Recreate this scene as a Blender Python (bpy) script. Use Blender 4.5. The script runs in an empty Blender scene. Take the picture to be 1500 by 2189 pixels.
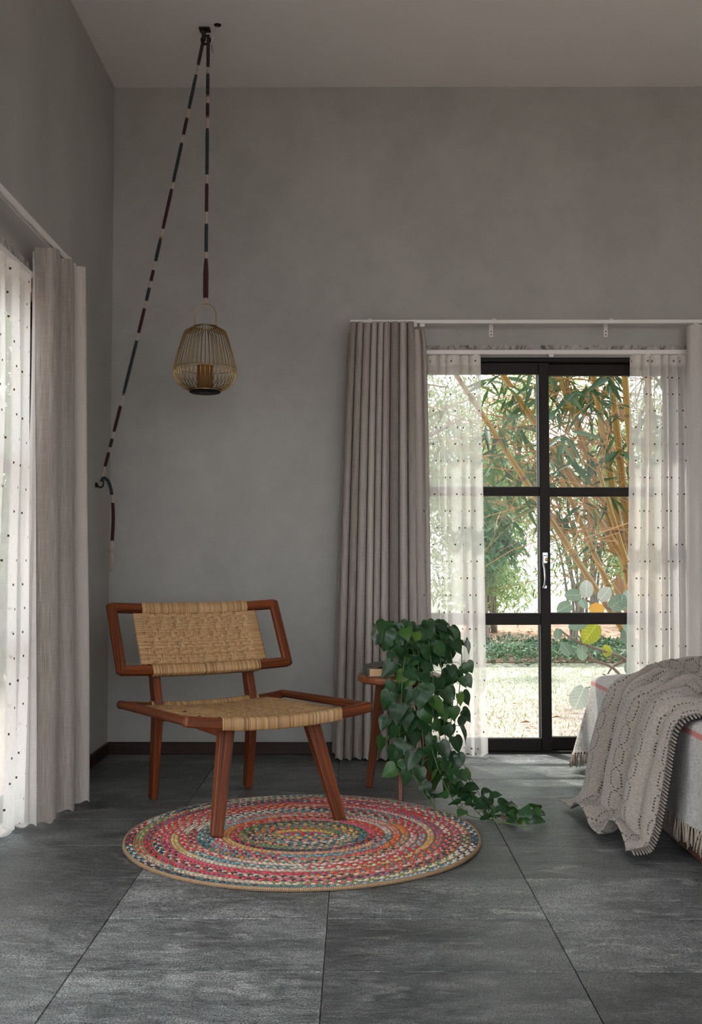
import bpy, math, random
from mathutils import Vector, Matrix, noise
random.seed(11)
S = bpy.context.scene
COL = S.collection
V = Vector
PI = math.pi

# ------------------------------------------------------------------ camera
FPX, CXP, CYP = 2220.0, 750.0, 1094.5          # focal length and centre in a 1500 x 2189 frame
YAW, PITCH = math.atan(7 / FPX), math.atan(110.5 / FPX)
cam = bpy.data.cameras.new('camera'); camo = bpy.data.objects.new('camera', cam); COL.objects.link(camo)
cam.sensor_fit = 'VERTICAL'; cam.sensor_height = 36.0; cam.lens = 36.0 * FPX / 2189.0
camo.location = (0, 0, 1.0); camo.rotation_euler = (PI / 2 + PITCH, 0, YAW)
cam.clip_start = 0.05; cam.clip_end = 200
S.camera = camo

# ------------------------------------------------------------------ light and exposure
EXPOSURE = 2.05
SKY = 1.0
world = bpy.data.worlds.new('overcast_sky'); S.world = world; world.use_nodes = True
bg = world.node_tree.nodes['Background']
bg.inputs['Color'].default_value = (0.93, 0.965, 1.0, 1); bg.inputs['Strength'].default_value = SKY
sun = bpy.data.lights.new('sun', 'SUN'); suno = bpy.data.objects.new('sun', sun); COL.objects.link(suno)
sun.energy = 1.5; sun.angle = math.radians(1.2); sun.color = (1.0, 0.95, 0.87)
suno.rotation_euler = V((0.24, -0.54, -1.15)).to_track_quat('-Z', 'Y').to_euler()
suno.location = (-3, 14, 20)

vs = S.view_settings
vs.view_transform = 'Standard'; vs.look = 'None'; vs.gamma = 1.0; vs.exposure = EXPOSURE
vs.use_curve_mapping = False
S.cycles.diffuse_bounces = 4; S.cycles.glossy_bounces = 2; S.cycles.transmission_bounces = 4; S.cycles.max_bounces = 7; S.cycles.transparent_max_bounces = 12
S.cycles.use_adaptive_sampling = True; S.cycles.adaptive_threshold = 0.07; S.cycles.light_sampling_threshold = 0.03
S.cycles.sample_clamp_indirect = 6.0
S.cycles.caustics_reflective = False; S.cycles.caustics_refractive = False

# ------------------------------------------------------------------ helpers: objects
def at(px, py, y):                              # point at depth y seen at pixel px, py
    c, s = math.cos(YAW), math.sin(YAW); cp, sp = math.cos(PITCH), math.sin(PITCH)
    f = V((-s * cp, c * cp, sp)); r = V((c, s, 0)); u = r.cross(f)
    d = f + r * ((px - CXP) / FPX) - u * ((py - CYP) / FPX)
    return V((0, 0, 1.0)) + d * (y / d.y)

def tag(o, label=None, cat=None, group=None, kind=None):
    if label: o['label'] = label
    if cat: o['category'] = cat
    if group: o['group'] = group
    if kind: o['kind'] = kind
    return o

def thing(name, label, cat, loc=(0, 0, 0), rotz=0.0, group=None, kind=None):
    o = bpy.data.objects.new(name, None); COL.objects.link(o); o.empty_display_size = 0.05
    o.location = loc; o.rotation_euler = (0, 0, rotz)
    return tag(o, label, cat, group, kind)

class MB:
    """collects vertices and faces, with metre UVs and vertex colours, into one mesh object"""
    def __init__(s): s.v = []; s.f = []; s.uv = []; s.c = []; s.sm = []
    def add(s, vs, fs, uvs=None, col=(1, 1, 1), smooth=True):
        b = len(s.v); s.v += [tuple(p) for p in vs]
        cs = col if isinstance(col, list) else [col] * len(vs)
        s.c += [(c[0], c[1], c[2], 1.0) for c in cs]
        for f in fs:
            s.f.append([b + i for i in f]); s.sm.append(smooth)
            s.uv += [(uvs[i] if uvs else (vs[i][0], vs[i][2])) for i in f]
        return s
    def mesh(s, name, mat, angle=40):
        me = bpy.data.meshes.new(name); me.from_pydata(s.v, [], s.f)
        ul = me.uv_layers.new(name='UVMap'); ul.data.foreach_set('uv', [x for q in s.uv for x in q])
        ca = me.color_attributes.new('Col', 'FLOAT_COLOR', 'POINT'); ca.data.foreach_set('color', [x for q in s.c for x in q])
        me.polygons.foreach_set('use_smooth', s.sm)
        if angle and any(s.sm): me.set_sharp_from_angle(angle=math.radians(angle))
        if mat: me.materials.append(mat)
        me.update(); return me
    def build(s, name, mat, parent=None, angle=40, kind=None):
        return link(name, s.mesh(name, mat, angle), parent, kind)
    # --- shapes
    def box(s, lo, hi, col=(1, 1, 1), ch=0.0):
        c = [(a + b) / 2 for a, b in zip(lo, hi)]; d = [abs(b - a) for a, b in zip(lo, hi)]
        if ch <= 0:
            x0, y0, z0 = lo; x1, y1, z1 = hi
            vs = [(x0,y0,z0),(x1,y0,z0),(x1,y1,z0),(x0,y1,z0),(x0,y0,z1),(x1,y0,z1),(x1,y1,z1),(x0,y1,z1)]
            for f in [(0,3,2,1),(4,5,6,7),(0,1,5,4),(1,2,6,5),(2,3,7,6),(3,0,4,7)]:
                q = [vs[i] for i in f]
                n = (V(q[1]) - V(q[0])).cross(V(q[2]) - V(q[1]))
                k = max(range(3), key=lambda i: abs(n[i])); a, b = [i for i in range(3) if i != k]
                if d[b] > d[a]: a, b = b, a
                s.add(q, [(0,1,2,3)], [(p[a], p[b]) for p in q], col, False)
            return s
        ax = max(range(3), key=lambda i: d[i]); up = V((0,0,1)) if ax != 2 else V((0,1,0))
        e = V((0,0,0)); e[ax] = d[ax] / 2
        dirs = e.normalized(); side = dirs.cross(up)
        w = sum(abs(side[i]) * d[i] for i in range(3)); h = sum(abs(up[i]) * d[i] for i in range(3))
        return s.beam([V(c) - e, V(c) + e], [(w, h), (w, h)], up, ch, col)
    def beam(s, pts, sizes, up, ch=0.004, col=(1, 1, 1)):
        """chamfered rectangular bar along a polyline; sizes = (side, up) per point"""
        pts = [V(p) for p in pts]; n = len(pts); rings = []; L = 0.0
        def ring(p, t, w, h, c):
            u = (up - t * up.dot(t)).normalized(); r = t.cross(u)
            a, b = w / 2, h / 2
            q = [(-a + c, -b), (a - c, -b), (a, -b + c), (a, b - c), (a - c, b), (-a + c, b), (-a, b - c), (-a, -b + c)]
            return [p + r * x + u * y for x, y in q]
        for i, p in enumerate(pts):
            t = ((pts[min(i + 1, n - 1)] - p).normalized() + (p - pts[max(i - 1, 0)]).normalized())
            t.normalize()
            if i: L += (p - pts[i - 1]).length
            w, h = sizes[i]; c = min(ch, w * .3, h * .3)
            if i == 0: rings.append((ring(p, t, w - 2 * c, h - 2 * c, c * .5), L)); rings.append((ring(p + t * c, t, w, h, c), L + c))
            elif i == n - 1: rings.append((ring(p - t * c, t, w, h, c), L - c)); rings.append((ring(p, t, w - 2 * c, h - 2 * c, c * .5), L))
            else: rings.append((ring(p, t, w, h, c), L))
        for (a, la), (b, lb) in zip(rings[:-1], rings[1:]):
            per = 0.0
            for k in range(8):
                k2 = (k + 1) % 8; e = (a[k2] - a[k]).length
                s.add([a[k], a[k2], b[k2], b[k]], [(0, 1, 2, 3)], [(la, per), (la, per + e), (lb, per + e), (lb, per)], col, False)
                per += e
        s.add(rings[0][0], [tuple(range(7, -1, -1))], [(0, i * .01) for i in range(8)], col, False)
        s.add(rings[-1][0], [tuple(range(8))], [(0, i * .01) for i in range(8)], col, False)
        return s
    def tube(s, pts, r, n=8, col=(1, 1, 1), caps=True, closed=False):
        pts = [V(p) for p in pts]; m = len(pts)
        rs = r if isinstance(r, (list, tuple)) else [r] * m
        cs = col if isinstance(col, list) else [col] * m
        T = []
        for i in range(m):
            a = pts[(i - 1) % m] if closed or i > 0 else pts[0]
            b = pts[(i + 1) % m] if closed or i < m - 1 else pts[-1]
            t = b - a; T.append(t.normalized() if t.length > 1e-9 else V((0, 0, 1)))
        u = T[0].orthogonal().normalized(); vs = []; cc = []; uv = []; L = 0.0
        for i in range(m):
            u = (u - T[i] * u.dot(T[i]))
            u = u.normalized() if u.length > 1e-6 else T[i].orthogonal().normalized()
            w = T[i].cross(u)
            if i: L += (pts[i] - pts[i - 1]).length
            for k in range(n):
                a = 2 * PI * k / n
                vs.append(pts[i] + (u * math.cos(a) + w * math.sin(a)) * rs[i]); cc.append(cs[i]); uv.append((L, k / n * 2 * PI * rs[i]))
        fs = []
        for i in range(m if closed else m - 1):
            j = (i + 1) % m
            for k in range(n):
                k2 = (k + 1) % n; fs.append((i * n + k, i * n + k2, j * n + k2, j * n + k))
        if caps and not closed: fs += [tuple(range(n - 1, -1, -1)), tuple((m - 1) * n + k for k in range(n))]
        return s.add(vs, fs, uv, cc)
    def lathe(s, prof, n=32, c=(0, 0, 0), col=(1, 1, 1)):
        vs = []; uv = []; fs = []; L = 0
        for i, (r, z) in enumerate(prof):
            if i: L += math.hypot(r - prof[i - 1][0], z - prof[i - 1][1])
            for k in range(n):
                a = 2 * PI * k / n; vs.append((c[0] + r * math.cos(a), c[1] + r * math.sin(a), c[2] + z)); uv.append((L, k / n))
        for i in range(len(prof) - 1):
            for k in range(n):
                k2 = (k + 1) % n; fs.append((i * n + k, i * n + k2, (i + 1) * n + k2, (i + 1) * n + k))
        if prof[0][0] > 1e-4: fs.append(tuple(range(n - 1, -1, -1)))
        if prof[-1][0] > 1e-4: fs.append(tuple((len(prof) - 1) * n + k for k in range(n)))
        return s.add(vs, fs, uv, col)
    def grid(s, P, uvs=None, col=(1, 1, 1), flip=False):
        """P[i][j] rows of points"""
        m, n = len(P), len(P[0]); vs = [p for r in P for p in r]
        uv = [q for r in uvs for q in r] if uvs else None
        fs = []
        for i in range(m - 1):
            for j in range(n - 1):
                q = (i * n + j, i * n + j + 1, (i + 1) * n + j + 1, (i + 1) * n + j); fs.append(q[::-1] if flip else q)
        return s.add(vs, fs, uv, col)

def link(name, me, parent=None, kind=None, M=None):
    o = bpy.data.objects.new(name, me); COL.objects.link(o)
    if parent: o.parent = parent
    if M is not None: o.matrix_local = M
    if kind: o['kind'] = kind
    return o

# ------------------------------------------------------------------ helpers: materials
class NT:
    def __init__(s, name):
        s.m = bpy.data.materials.new(name); s.m.use_nodes = True; s.t = s.m.node_tree
        s.bsdf = s.t.nodes['Principled BSDF']; s.out = s.t.nodes['Material Output']
    def n(s, typ, ins=None, **pr):
        nd = s.t.nodes.new('ShaderNode' + typ)
        for k, v in pr.items(): setattr(nd, k, v)
        for k, v in (ins or {}).items(): s.set(nd, k, v)
        return nd
    def set(s, nd, k, v):
        sk = nd.inputs[k]
        if isinstance(v, bpy.types.NodeSocket): s.t.links.new(v, sk)
        elif sk.type == 'RGBA' and len(v) == 3: sk.default_value = (*v, 1)
        else: sk.default_value = v
    def p(s, **kw):
        for k, v in kw.items(): s.set(s.bsdf, k.replace('_', ' '), v)
    def uv(s): return s.n('TexCoord').outputs['UV']
    def obj(s): return s.n('TexCoord').outputs['Object']
    def rnd(s): return s.n('ObjectInfo').outputs['Random']
    def col(s): return s.n('Attribute', attribute_name='Col').outputs['Color']
    def map(s, vec, scale=(1, 1, 1), loc=(0, 0, 0)): return s.n('Mapping', {'Vector': vec, 'Scale': scale, 'Location': loc}).outputs[0]
    def noise(s, vec, scale=5.0, detail=3.0, rough=.55, dist=0.0):
        return s.n('TexNoise', {'Vector': vec, 'Scale': scale, 'Detail': detail, 'Roughness': rough, 'Distortion': dist}).outputs['Fac']
    def ramp(s, fac, stops):
        nd = s.n('ValToRGB', {'Fac': fac}); el = nd.color_ramp.elements
        while len(el) < len(stops): el.new(.5)
        for e, (pp, c) in zip(el, stops): e.position = pp; e.color = (c, c, c, 1) if isinstance(c, (int, float)) else (*c, 1)
        return nd.outputs['Color']
    def mix(s, fac, a, b, mode='MIX'):
        nd = s.n('Mix', data_type='RGBA', blend_type=mode); nd.clamp_factor = True
        s.set(nd, 0, fac); s.set(nd, 6, a); s.set(nd, 7, b); return nd.outputs[2]
    def math(s, op, a, b=0.0, c=None):
        nd = s.n('Math', operation=op); s.set(nd, 0, a); s.set(nd, 1, b)
        if c is not None: s.set(nd, 2, c)
        return nd.outputs[0]
    def vadd(s, vec, x): return s.n('VectorMath', {0: vec, 1: x}, operation='ADD').outputs[0]
    def bump(s, h, strength=.3, dist=.01, normal=None):
        nd = s.n('Bump', {'Height': h, 'Strength': strength, 'Distance': dist})
        if normal: s.set(nd, 'Normal', normal)
        return nd.outputs[0]
    def shader(s, sh): s.t.links.new(sh, s.out.inputs['Surface']); return s.m

def plain(name, c, rough=.5, metal=0.0, **kw):
    t = NT(name); t.p(Base_Color=c, Roughness=rough, Metallic=metal, **kw); return t.m

def mat_plaster(name, c, var=.16, seed=0.0):
    t = NT(name); o = t.map(t.obj(), loc=(seed, seed, 0))
    a = t.noise(t.map(o, (1, 1, .6)), 1.6, 4, .6); b = t.noise(o, 7, 4, .65)
    f = t.math('ADD', t.math('MULTIPLY', a, .6), t.math('MULTIPLY', b, .4))
    lo = tuple(x * (1 - var) for x in c); hi = tuple(x * (1 + var) for x in c)
    t.p(Base_Color=t.ramp(f, [(.32, lo), (.68, hi)]), Roughness=t.ramp(b, [(.3, .55), (.7, .8)]))
    t.p(Normal=t.bump(t.noise(o, 22, 3, .7), .16, .006)); return t.m

def mat_wood(name, c1, c2, rough=.38, coat=.25, sc=1.0, spec=.5):
    t = NT(name); r = t.n('CombineXYZ', {'X': t.math('MULTIPLY', t.rnd(), 17.0), 'Y': t.math('MULTIPLY', t.rnd(), 5.0)}).outputs[0]
    u = t.vadd(t.uv(), r)
    g1 = t.noise(t.map(u, (2.2 * sc, 55 * sc, 1)), 1.0, 5, .6, .8); g2 = t.noise(t.map(u, (6 * sc, 260 * sc, 1)), 1.0, 3, .6)
    big = t.noise(t.map(u, (2.0, 9, 1)), 1.0, 2, .5)
    f = t.math('ADD', t.math('MULTIPLY', g1, .62), t.math('ADD', t.math('MULTIPLY', g2, .18), t.math('MULTIPLY', big, .2)))
    t.p(Base_Color=t.ramp(f, [(.33, c1), (.5, tuple((a + b) / 2 for a, b in zip(c1, c2))), (.66, c2)]), Roughness=rough, Coat_Weight=coat, Coat_Roughness=.25, Specular_IOR_Level=spec)
    t.p(Normal=t.bump(f, .12, .002)); return t.m

def mat_cloth(name, c, c2, slub=(420, 9), bump=.35, band=7.0, transl=.0, rough=.9):
    """woven cloth in metre UVs: thin vertical slubs, wide faint bands, crosswise threads"""
    t = NT(name); u = t.uv()
    a = t.noise(t.map(u, (slub[0], slub[1], 1)), 1.0, 3, .6); b = t.noise(t.map(u, (slub[1] * 2, slub[0] * 1.2, 1)), 1.0, 2, .6)
    w = t.noise(t.map(u, (band, .15, 1)), 1.0, 2, .6)
    f = t.math('ADD', t.math('MULTIPLY', a, .28), t.math('ADD', t.math('MULTIPLY', b, .10), t.math('MULTIPLY', w, .62)))
    colr = t.ramp(f, [(.40, c), (.60, c2)])
    nb = t.bump(t.math('ADD', a, t.math('MULTIPLY', b, .6)), bump, .002)
    t.p(Base_Color=colr, Roughness=rough, Normal=nb, Sheen_Weight=.1)
    if transl > 0:
        tr = t.n('BsdfTranslucent', {'Color': colr, 'Normal': nb})
        mx = t.n('MixShader', {0: transl}); t.t.links.new(t.bsdf.outputs[0], mx.inputs[1]); t.t.links.new(tr.outputs[0], mx.inputs[2])
        t.shader(mx.outputs[0])
    return t.m

def mat_sheer(name):
    t = NT(name); u = t.uv(); sp = t.n('SeparateXYZ', {0: u})
    def cell(x, size, off=0.0):
        return t.math('ABSOLUTE', t.math('SUBTRACT', t.math('FRACT', t.math('ADD', t.math('DIVIDE', x, size), off)), .5))
    row = t.math('FLOOR', t.math('DIVIDE', sp.outputs[1], .088)); half = t.n('TexWhiteNoise', {'W': row}, noise_dimensions='1D').outputs['Value']
    cu = t.math('ABSOLUTE', t.math('SUBTRACT', t.math('FRACT', t.math('ADD', t.math('DIVIDE', sp.outputs[0], .074), half)), .5))
    cv = cell(sp.outputs[1], .088)
    dot = t.math('MULTIPLY', t.math('LESS_THAN', cu, .055), t.math('LESS_THAN', cv, .046))
    line = t.math('MAXIMUM', t.math('LESS_THAN', cv, .012), t.math('LESS_THAN', cell(sp.outputs[0], .074), .010))
    th = t.noise(t.map(u, (500, 30, 1)), 1.0, 2, .6)
    colr = t.mix(dot, (.95, .92, .90), (.08, .045, .025))
    dif = t.n('BsdfDiffuse', {'Color': colr}); trl = t.n('BsdfTranslucent', {'Color': colr}); tra = t.n('BsdfTransparent', {'Color': (1, 1, 1)})
    m1 = t.n('MixShader', {0: .55, 1: dif.outputs[0], 2: trl.outputs[0]})
    opac = t.math('ADD', t.math('MULTIPLY', th, .28), .48)
    opac = t.math('ADD', opac, t.math('ADD', t.math('MULTIPLY', line, .05), dot)); 
    m2 = t.n('MixShader', {0: t.math('MINIMUM', opac, 1.0), 1: tra.outputs[0], 2: m1.outputs[0]})
    return t.shader(m2.outputs[0])

def mat_leaf(name, c1, c2, transl=.35, rough=.4, usecol=True, vein=False, spec=.5):
    t = NT(name)
    k = t.math('ADD', t.math('MULTIPLY', t.rnd(), .6), t.math('MULTIPLY', t.noise(t.obj(), 9, 3), .4)) if not usecol else t.n('SeparateColor', {0: t.col()}).outputs[0]
    colr = t.ramp(k, [(.15, c1), (.85, c2)])
    if vein:
        nz = t.noise(t.map(t.uv(), (3, 22, 1)), 1.0, 2, .5)
        colr = t.mix(t.math('MULTIPLY', nz, .5), colr, tuple(min(1, x * 1.6) for x in c2))
        uu = t.n('SeparateXYZ', {0: t.uv()}); ax = t.math('ABSOLUTE', uu.outputs[0])
        side = t.math('FRACT', t.math('MULTIPLY', t.math('SUBTRACT', uu.outputs[1], t.math('MULTIPLY', ax, .7)), 6.0))
        vn = t.math('MAXIMUM', t.math('LESS_THAN', ax, .018), t.math('LESS_THAN', side, .09))
        colr = t.mix(t.math('MULTIPLY', vn, .5), colr, tuple(min(1, x * 2.2 + .05) for x in c2))
    t.p(Base_Color=colr, Roughness=rough, Specular_IOR_Level=spec)
    tr = t.n('BsdfTranslucent', {'Color': t.mix(.25, colr, (.25, .36, .04))})
    mx = t.n('MixShader', {0: transl, 1: t.bsdf.outputs[0], 2: tr.outputs[0]})
    return t.shader(mx.outputs[0])

def mat_glass(name):
    t = NT(name); fc = t.n('LayerWeight', {'Blend': .5}).outputs['Facing']; fr = t.math('ADD', t.math('MULTIPLY', t.math('POWER', fc, 5.0), .5), .009); g = t.n('BsdfGlossy', {'Roughness': .0}); tr = t.n('BsdfTransparent', {'Color': (.97, .985, .975)})
    return t.shader(t.n('MixShader', {0: fr, 1: tr.outputs[0], 2: g.outputs[0]}).outputs[0])

def mat_slate():
    t = NT('slate'); r = t.rnd()
    off = t.n('CombineXYZ', {'X': t.math('MULTIPLY', r, 31.0), 'Y': t.math('MULTIPLY', r, 53.0), 'Z': t.math('MULTIPLY', r, 7.0)}).outputs[0]
    o = t.vadd(t.obj(), off)
    big = t.noise(t.map(o, (1, 1.9, 1)), 3.2, 4, .62); mid = t.noise(t.map(o, (1, 2.4, 1)), 16, 4, .7)
    fine = t.noise(o, 230, 2, .7); streak = t.noise(t.map(o, (2.0, 26, 1)), 2.0, 3, .65)
    base = t.ramp(t.math('ADD', t.math('MULTIPLY', big, .55), t.math('MULTIPLY', mid, .45)),
                  [(.36, (.060, .067, .070)), (.5, (.165, .176, .180)), (.64, (.36, .37, .372))])
    pale = t.ramp(t.noise(t.map(o, (1, 2.2, 1)), 4.5, 4, .6, 1.5), [(.58, 0.0), (.70, .75)])
    base = t.mix(pale, base, (.46, .46, .455))
    base = t.mix(t.math('MULTIPLY', t.ramp(streak, [(.52, 0.0), (.7, 1.0)]), .35), base, (.32, .33, .33))
    tone = t.math('ADD', t.math('MULTIPLY', t.math('FRACT', t.math('MULTIPLY', r, 7.31)), 1.05), .50)
    base = t.mix(1.0, base, t.n('CombineColor', {0: tone, 1: tone, 2: tone}).outputs[0], 'MULTIPLY')
    base = t.mix(t.ramp(fine, [(.40, .85), (.60, 0.0)]), base, (.018, .020, .021))
    t.p(Base_Color=base, Roughness=t.ramp(mid, [(.3, .30), (.7, .50)]), Specular_IOR_Level=.5)
    h = t.math('ADD', t.math('MULTIPLY', mid, 1.3), t.math('MULTIPLY', fine, .25))
    t.p(Normal=t.bump(h, .7, .008)); return t.m

M = {}
M['wall'] = mat_plaster('grey_plaster', (.355, .350, .332), .15)
M['white_wall'] = mat_plaster('white_plaster', (.78, .76, .73), .03, 9.0)  # unseen walls only, kept white to bounce light into the room
M['ceiling'] = mat_plaster('ceiling_plaster', (.80, .765, .735), .02, 4.0)
M['trim_stain'] = None
M['slate'] = mat_slate()
M['grout'] = plain('grout', (.05, .052, .052), .9)
M['dark_wood'] = mat_wood('dark_stained_wood', (.012, .006, .005), (.04, .016, .011), .5, .0, spec=.3)
M['frame'] = mat_wood('window_frame_brown', (.006, .0045, .004), (.014, .010, .008), .55, .0, spec=.25)
M['teak'] = mat_wood('oiled_teak', (.024, .005, .002), (.25, .062, .017), .36, .0, spec=.32)
M['teak_stool'] = mat_wood('stool_wood', (.06, .014, .006), (.22, .065, .022), .4, .0, spec=.4)
M['white_metal'] = plain('white_painted_metal', (.72, .70, .68), .4)
M['screw'] = plain('screw', (.12, .11, .1), .4, .6)
M['chrome'] = plain('chrome', (.40, .41, .42), .28, 1.0)
M['black'] = plain('black_plastic', (.004, .004, .0045), .6, Specular_IOR_Level=.12)
M['iron'] = plain('blackened_iron', (.02, .018, .016), .5, .6)
M['brass'] = plain('antique_brass', (.40, .275, .125), .26, 1.0)
M['glass'] = mat_glass('window_glass')
M['drape'] = mat_cloth('linen_drape', (.205, .172, .152), (.54, .49, .455), (420, 7), .35, 9.0, .05)  # cloth's own bands, contrast raised to stand in for pleat shading
M['lining'] = mat_cloth('drape_lining', (.62, .58, .56), (.74, .71, .69), (500, 20), .15, 2.0, .25)
M['sheer'] = mat_sheer('dotted_sheer')

# ------------------------------------------------------------------ the room
YW, XL, ZC, XR, YF = 5.514, -1.30, 3.583, 3.4, -1.8
def struct(name, mb, m, label=None): return tag(mb.build(name, m), label, None, None, 'structure')

W1 = (0.30, 1.76, 2.105)                         # back opening: x0, x1, head height
W2 = (-1.20, 4.50, 2.105)                         # left opening: y0, y1, head height
W3 = (-0.9, 3.2, 2.9)                            # unseen opening behind the camera, added to let in fill daylight
W4 = (-1.5, -0.1, 2.6)                            # unseen opening on the right, sized for the room's brightness
T = 0.2
b = MB(); x0, x1, zh = W1
b.box((XL - T, YW, 0), (x0, YW + T, ZC)); b.box((x0, YW, zh), (x1, YW + T, ZC)); b.box((x1, YW, 0), (XR + T, YW + T, ZC))
struct('wall_back', b, M['wall'])
b = MB(); y0, y1, zh = W2
b.box((XL - T, YF, 0), (XL, y0, ZC)); b.box((XL - T, y0, zh), (XL, y1, ZC)); b.box((XL - T, y1, 0), (XL, YW, ZC))
struct('wall_left', b, M['wall'])
b = MB(); x0, x1, zh = W3
b.box((XL - T, YF - T, 0), (x0, YF, ZC)); b.box((x0, YF - T, zh), (x1, YF, ZC)); b.box((x1, YF - T, 0), (XR + T, YF, ZC))
struct('wall_front', b, M['white_wall'])
b = MB(); y0, y1, zh = W4
b.box((XR, YF, 0), (XR + T, y0, ZC)); b.box((XR, y0, zh), (XR + T, y1, ZC)); b.box((XR, y1, 0), (XR + T, YW, ZC))
struct('wall_right', b, M['white_wall'])
b = MB(); b.box((XL - T - 1.1, YF - T, ZC), (XR + T, YW + T, ZC + .2)); struct('ceiling', b, M['ceiling'])  # ceiling slab runs past the left wall, an added eave shading the window

# slate floor: every tile its own piece on a dark bed
b = MB(); b.box((XL - .01, YF, -.06), (XR, YW + .01, -.008)); floor = struct('floor', b, M['grout'])
TX, TY, GAP = .6193, .3803, .0016
def tile_mesh(w, d):
    m = MB(); a, c, e = w / 2 - GAP / 2, d / 2 - GAP / 2, .0016
    lo = [(-a, -c, -.02), (a, -c, -.02), (a, c, -.02), (-a, c, -.02)]; md = [(x, y, -e) for x, y, _ in lo]
    hi = [(x - math.copysign(e, x), y - math.copysign(e, y), 0) for x, y, _ in lo]
    vs = lo + md + hi
    fs = [(8, 9, 10, 11)] + [(i + k, (i + 1) % 4 + k, (i + 1) % 4 + k + 4, i + k + 4) for k in (0, 4) for i in range(4)]
    m.add(vs, fs, [(p[0], p[1]) for p in vs], smooth=False); return m.mesh('tile', M['slate'], 0)
TM = {}
ix0, iy0 = -.0755, 2.603
for i in range(-2, 6):
    for j in range(-14, 8):
        xa, xb = ix0 + i * TX, ix0 + (i + 1) * TX; ya, yb = iy0 + j * TY, iy0 + (j + 1) * TY
        xa = max(xa, XL); xb = min(xb, XR); ya = max(ya, YF); yb = min(yb, YW + .015)
        if xb - xa < .02 or yb - ya < .02: continue
        key = (round(xb - xa, 3), round(yb - ya, 3))
        if key not in TM: TM[key] = tile_mesh(*key)
        o = link('tile', TM[key], floor)
        o.location = ((xa + xb) / 2, (ya + yb) / 2, random.uniform(-.0010, 0)); o.rotation_euler = (random.gauss(0, .0012), random.gauss(0, .0008), 0)

# baseboards
b = MB(); b.box((XL, YW - .014, 0), (-.06, YW, .064), ch=.003); struct('baseboard_back', b, M['dark_wood'])
b = MB(); b.box((XL, 4.5, 0), (XL + .014, YW - .014, .064), ch=.003); struct('baseboard_left', b, M['dark_wood'])

# stained plaster ledges over the two windows
t = NT('stained_plaster_ledge'); o = t.obj()
st = t.noise(t.map(o, (7, 7, 5)), 3, 6, .7, 1.0)
t.p(Base_Color=t.ramp(st, [(.36, (.09, .085, .08)), (.50, (.36, .33, .31)), (.66, (.52, .47, .45))]), Roughness=.8, Normal=t.bump(st, .3, .004)); M['trim_stain'] = t.m
b = MB(); b.box((W1[0], YW - .012, 2.140), (W1[1] + .1, YW, 2.166)); struct('trim_1', b, M['trim_stain'])
b = MB(); b.box((XL, W2[0], 2.140), (XL + .02, W2[1] - .04, 2.185)); struct('trim_2', b, M['trim_stain'])

# ------------------------------------------------------------------ windows
BARS = ((.675, .738), (1.362, 1.412))
def sash(parent, axis, a0, a1, c, d, z0=.0, z1=2.10, st=.055):
    """glazed sash: stiles, rails and bars; axis 0 = along x at y=c, 1 = along y at x=c"""
    m = MB()
    def bx(p0, p1, q0, q1, e=.003):
        if axis == 0: m.box((p0, c - d / 2, q0), (p1, c + d / 2, q1), ch=e)
        else: m.box((c - d / 2, p0, q0), (c + d / 2, p1, q1), ch=e)
    bx(a0, a0 + st, z0, z1); bx(a1 - st, a1, z0, z1)
    bx(a0 + st, a1 - st, z0, z0 + .066); bx(a0 + st, a1 - st, z1 - .062, z1)
    for q0, q1 in BARS: bx(a0 + st, a1 - st, q0, q1)
    s = m.build('sash', M['frame'], parent)
    cuts = [z0 + .066, BARS[0][0], BARS[0][1], BARS[1][0], BARS[1][1], z1 - .062]
    for k in range(3):
        g = MB(); lo, hi = cuts[2 * k], cuts[2 * k + 1]
        if axis == 0: g.box((a0 + st, c - .002, lo), (a1 - st, c + .002, hi))
        else: g.box((c - .002, a0 + st, lo), (c + .002, a1 - st, hi))
        g.build('pane', M['glass'], s, 0)
    return s
w1 = thing('window_1', 'tall dark brown framed sliding glass door to garden', None, (0, 0, 0), kind='structure')
b = MB(); x0, x1, zh = W1
b.box((x0, 5.535, zh - .022), (x1, 5.64, zh), ch=.003); b.box((x0, 5.535, 0), (x0 + .03, 5.64, zh - .022), ch=.003)
b.box((x1 - .03, 5.535, 0), (x1, 5.64, zh - .022), ch=.003); b.box((x0 + .03, 5.535, -.004), (x1 - .03, 5.64, .012), ch=.003)
b.build('frame', M['frame'], w1)
sl = sash(w1, 0, x0 + .03, 1.045, 5.560, .036, .012, zh - .024)
sash(w1, 0, .988, x1 - .03, 5.605, .036, .012, zh - .024)
h = MB(); hx = 1.016; y = 5.541
h.box((hx - .014, y - .004, 1.01), (hx + .014, y, 1.06), ch=.003); h.box((hx - .017, y - .022, 1.0), (hx + .009, y - .004, 1.045), ch=.004)
h.tube([(hx - .012, y - .016, 1.005), (hx - .008, y - .026, .97), (hx - .006, y - .028, .92), (hx - .008, y - .024, .885), (hx - .014, y - .016, .872)], [.006, .0055, .005, .005, .0045], 8)
h.box((hx - .012, y - .006, .868), (hx + .008, y, .885), ch=.002)
ho = h.build('handle', M['chrome'], sl); tag(ho, 'small chrome lever handle')
h = MB(); h.lathe([(.0085, 0), (.0085, .006), (.006, .008)], 16)
q = h.build('key_lock', M['brass'], ho); q.location = (hx + .004, y - .022, 1.022); q.rotation_euler = (PI / 2, 0, 0)

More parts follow.
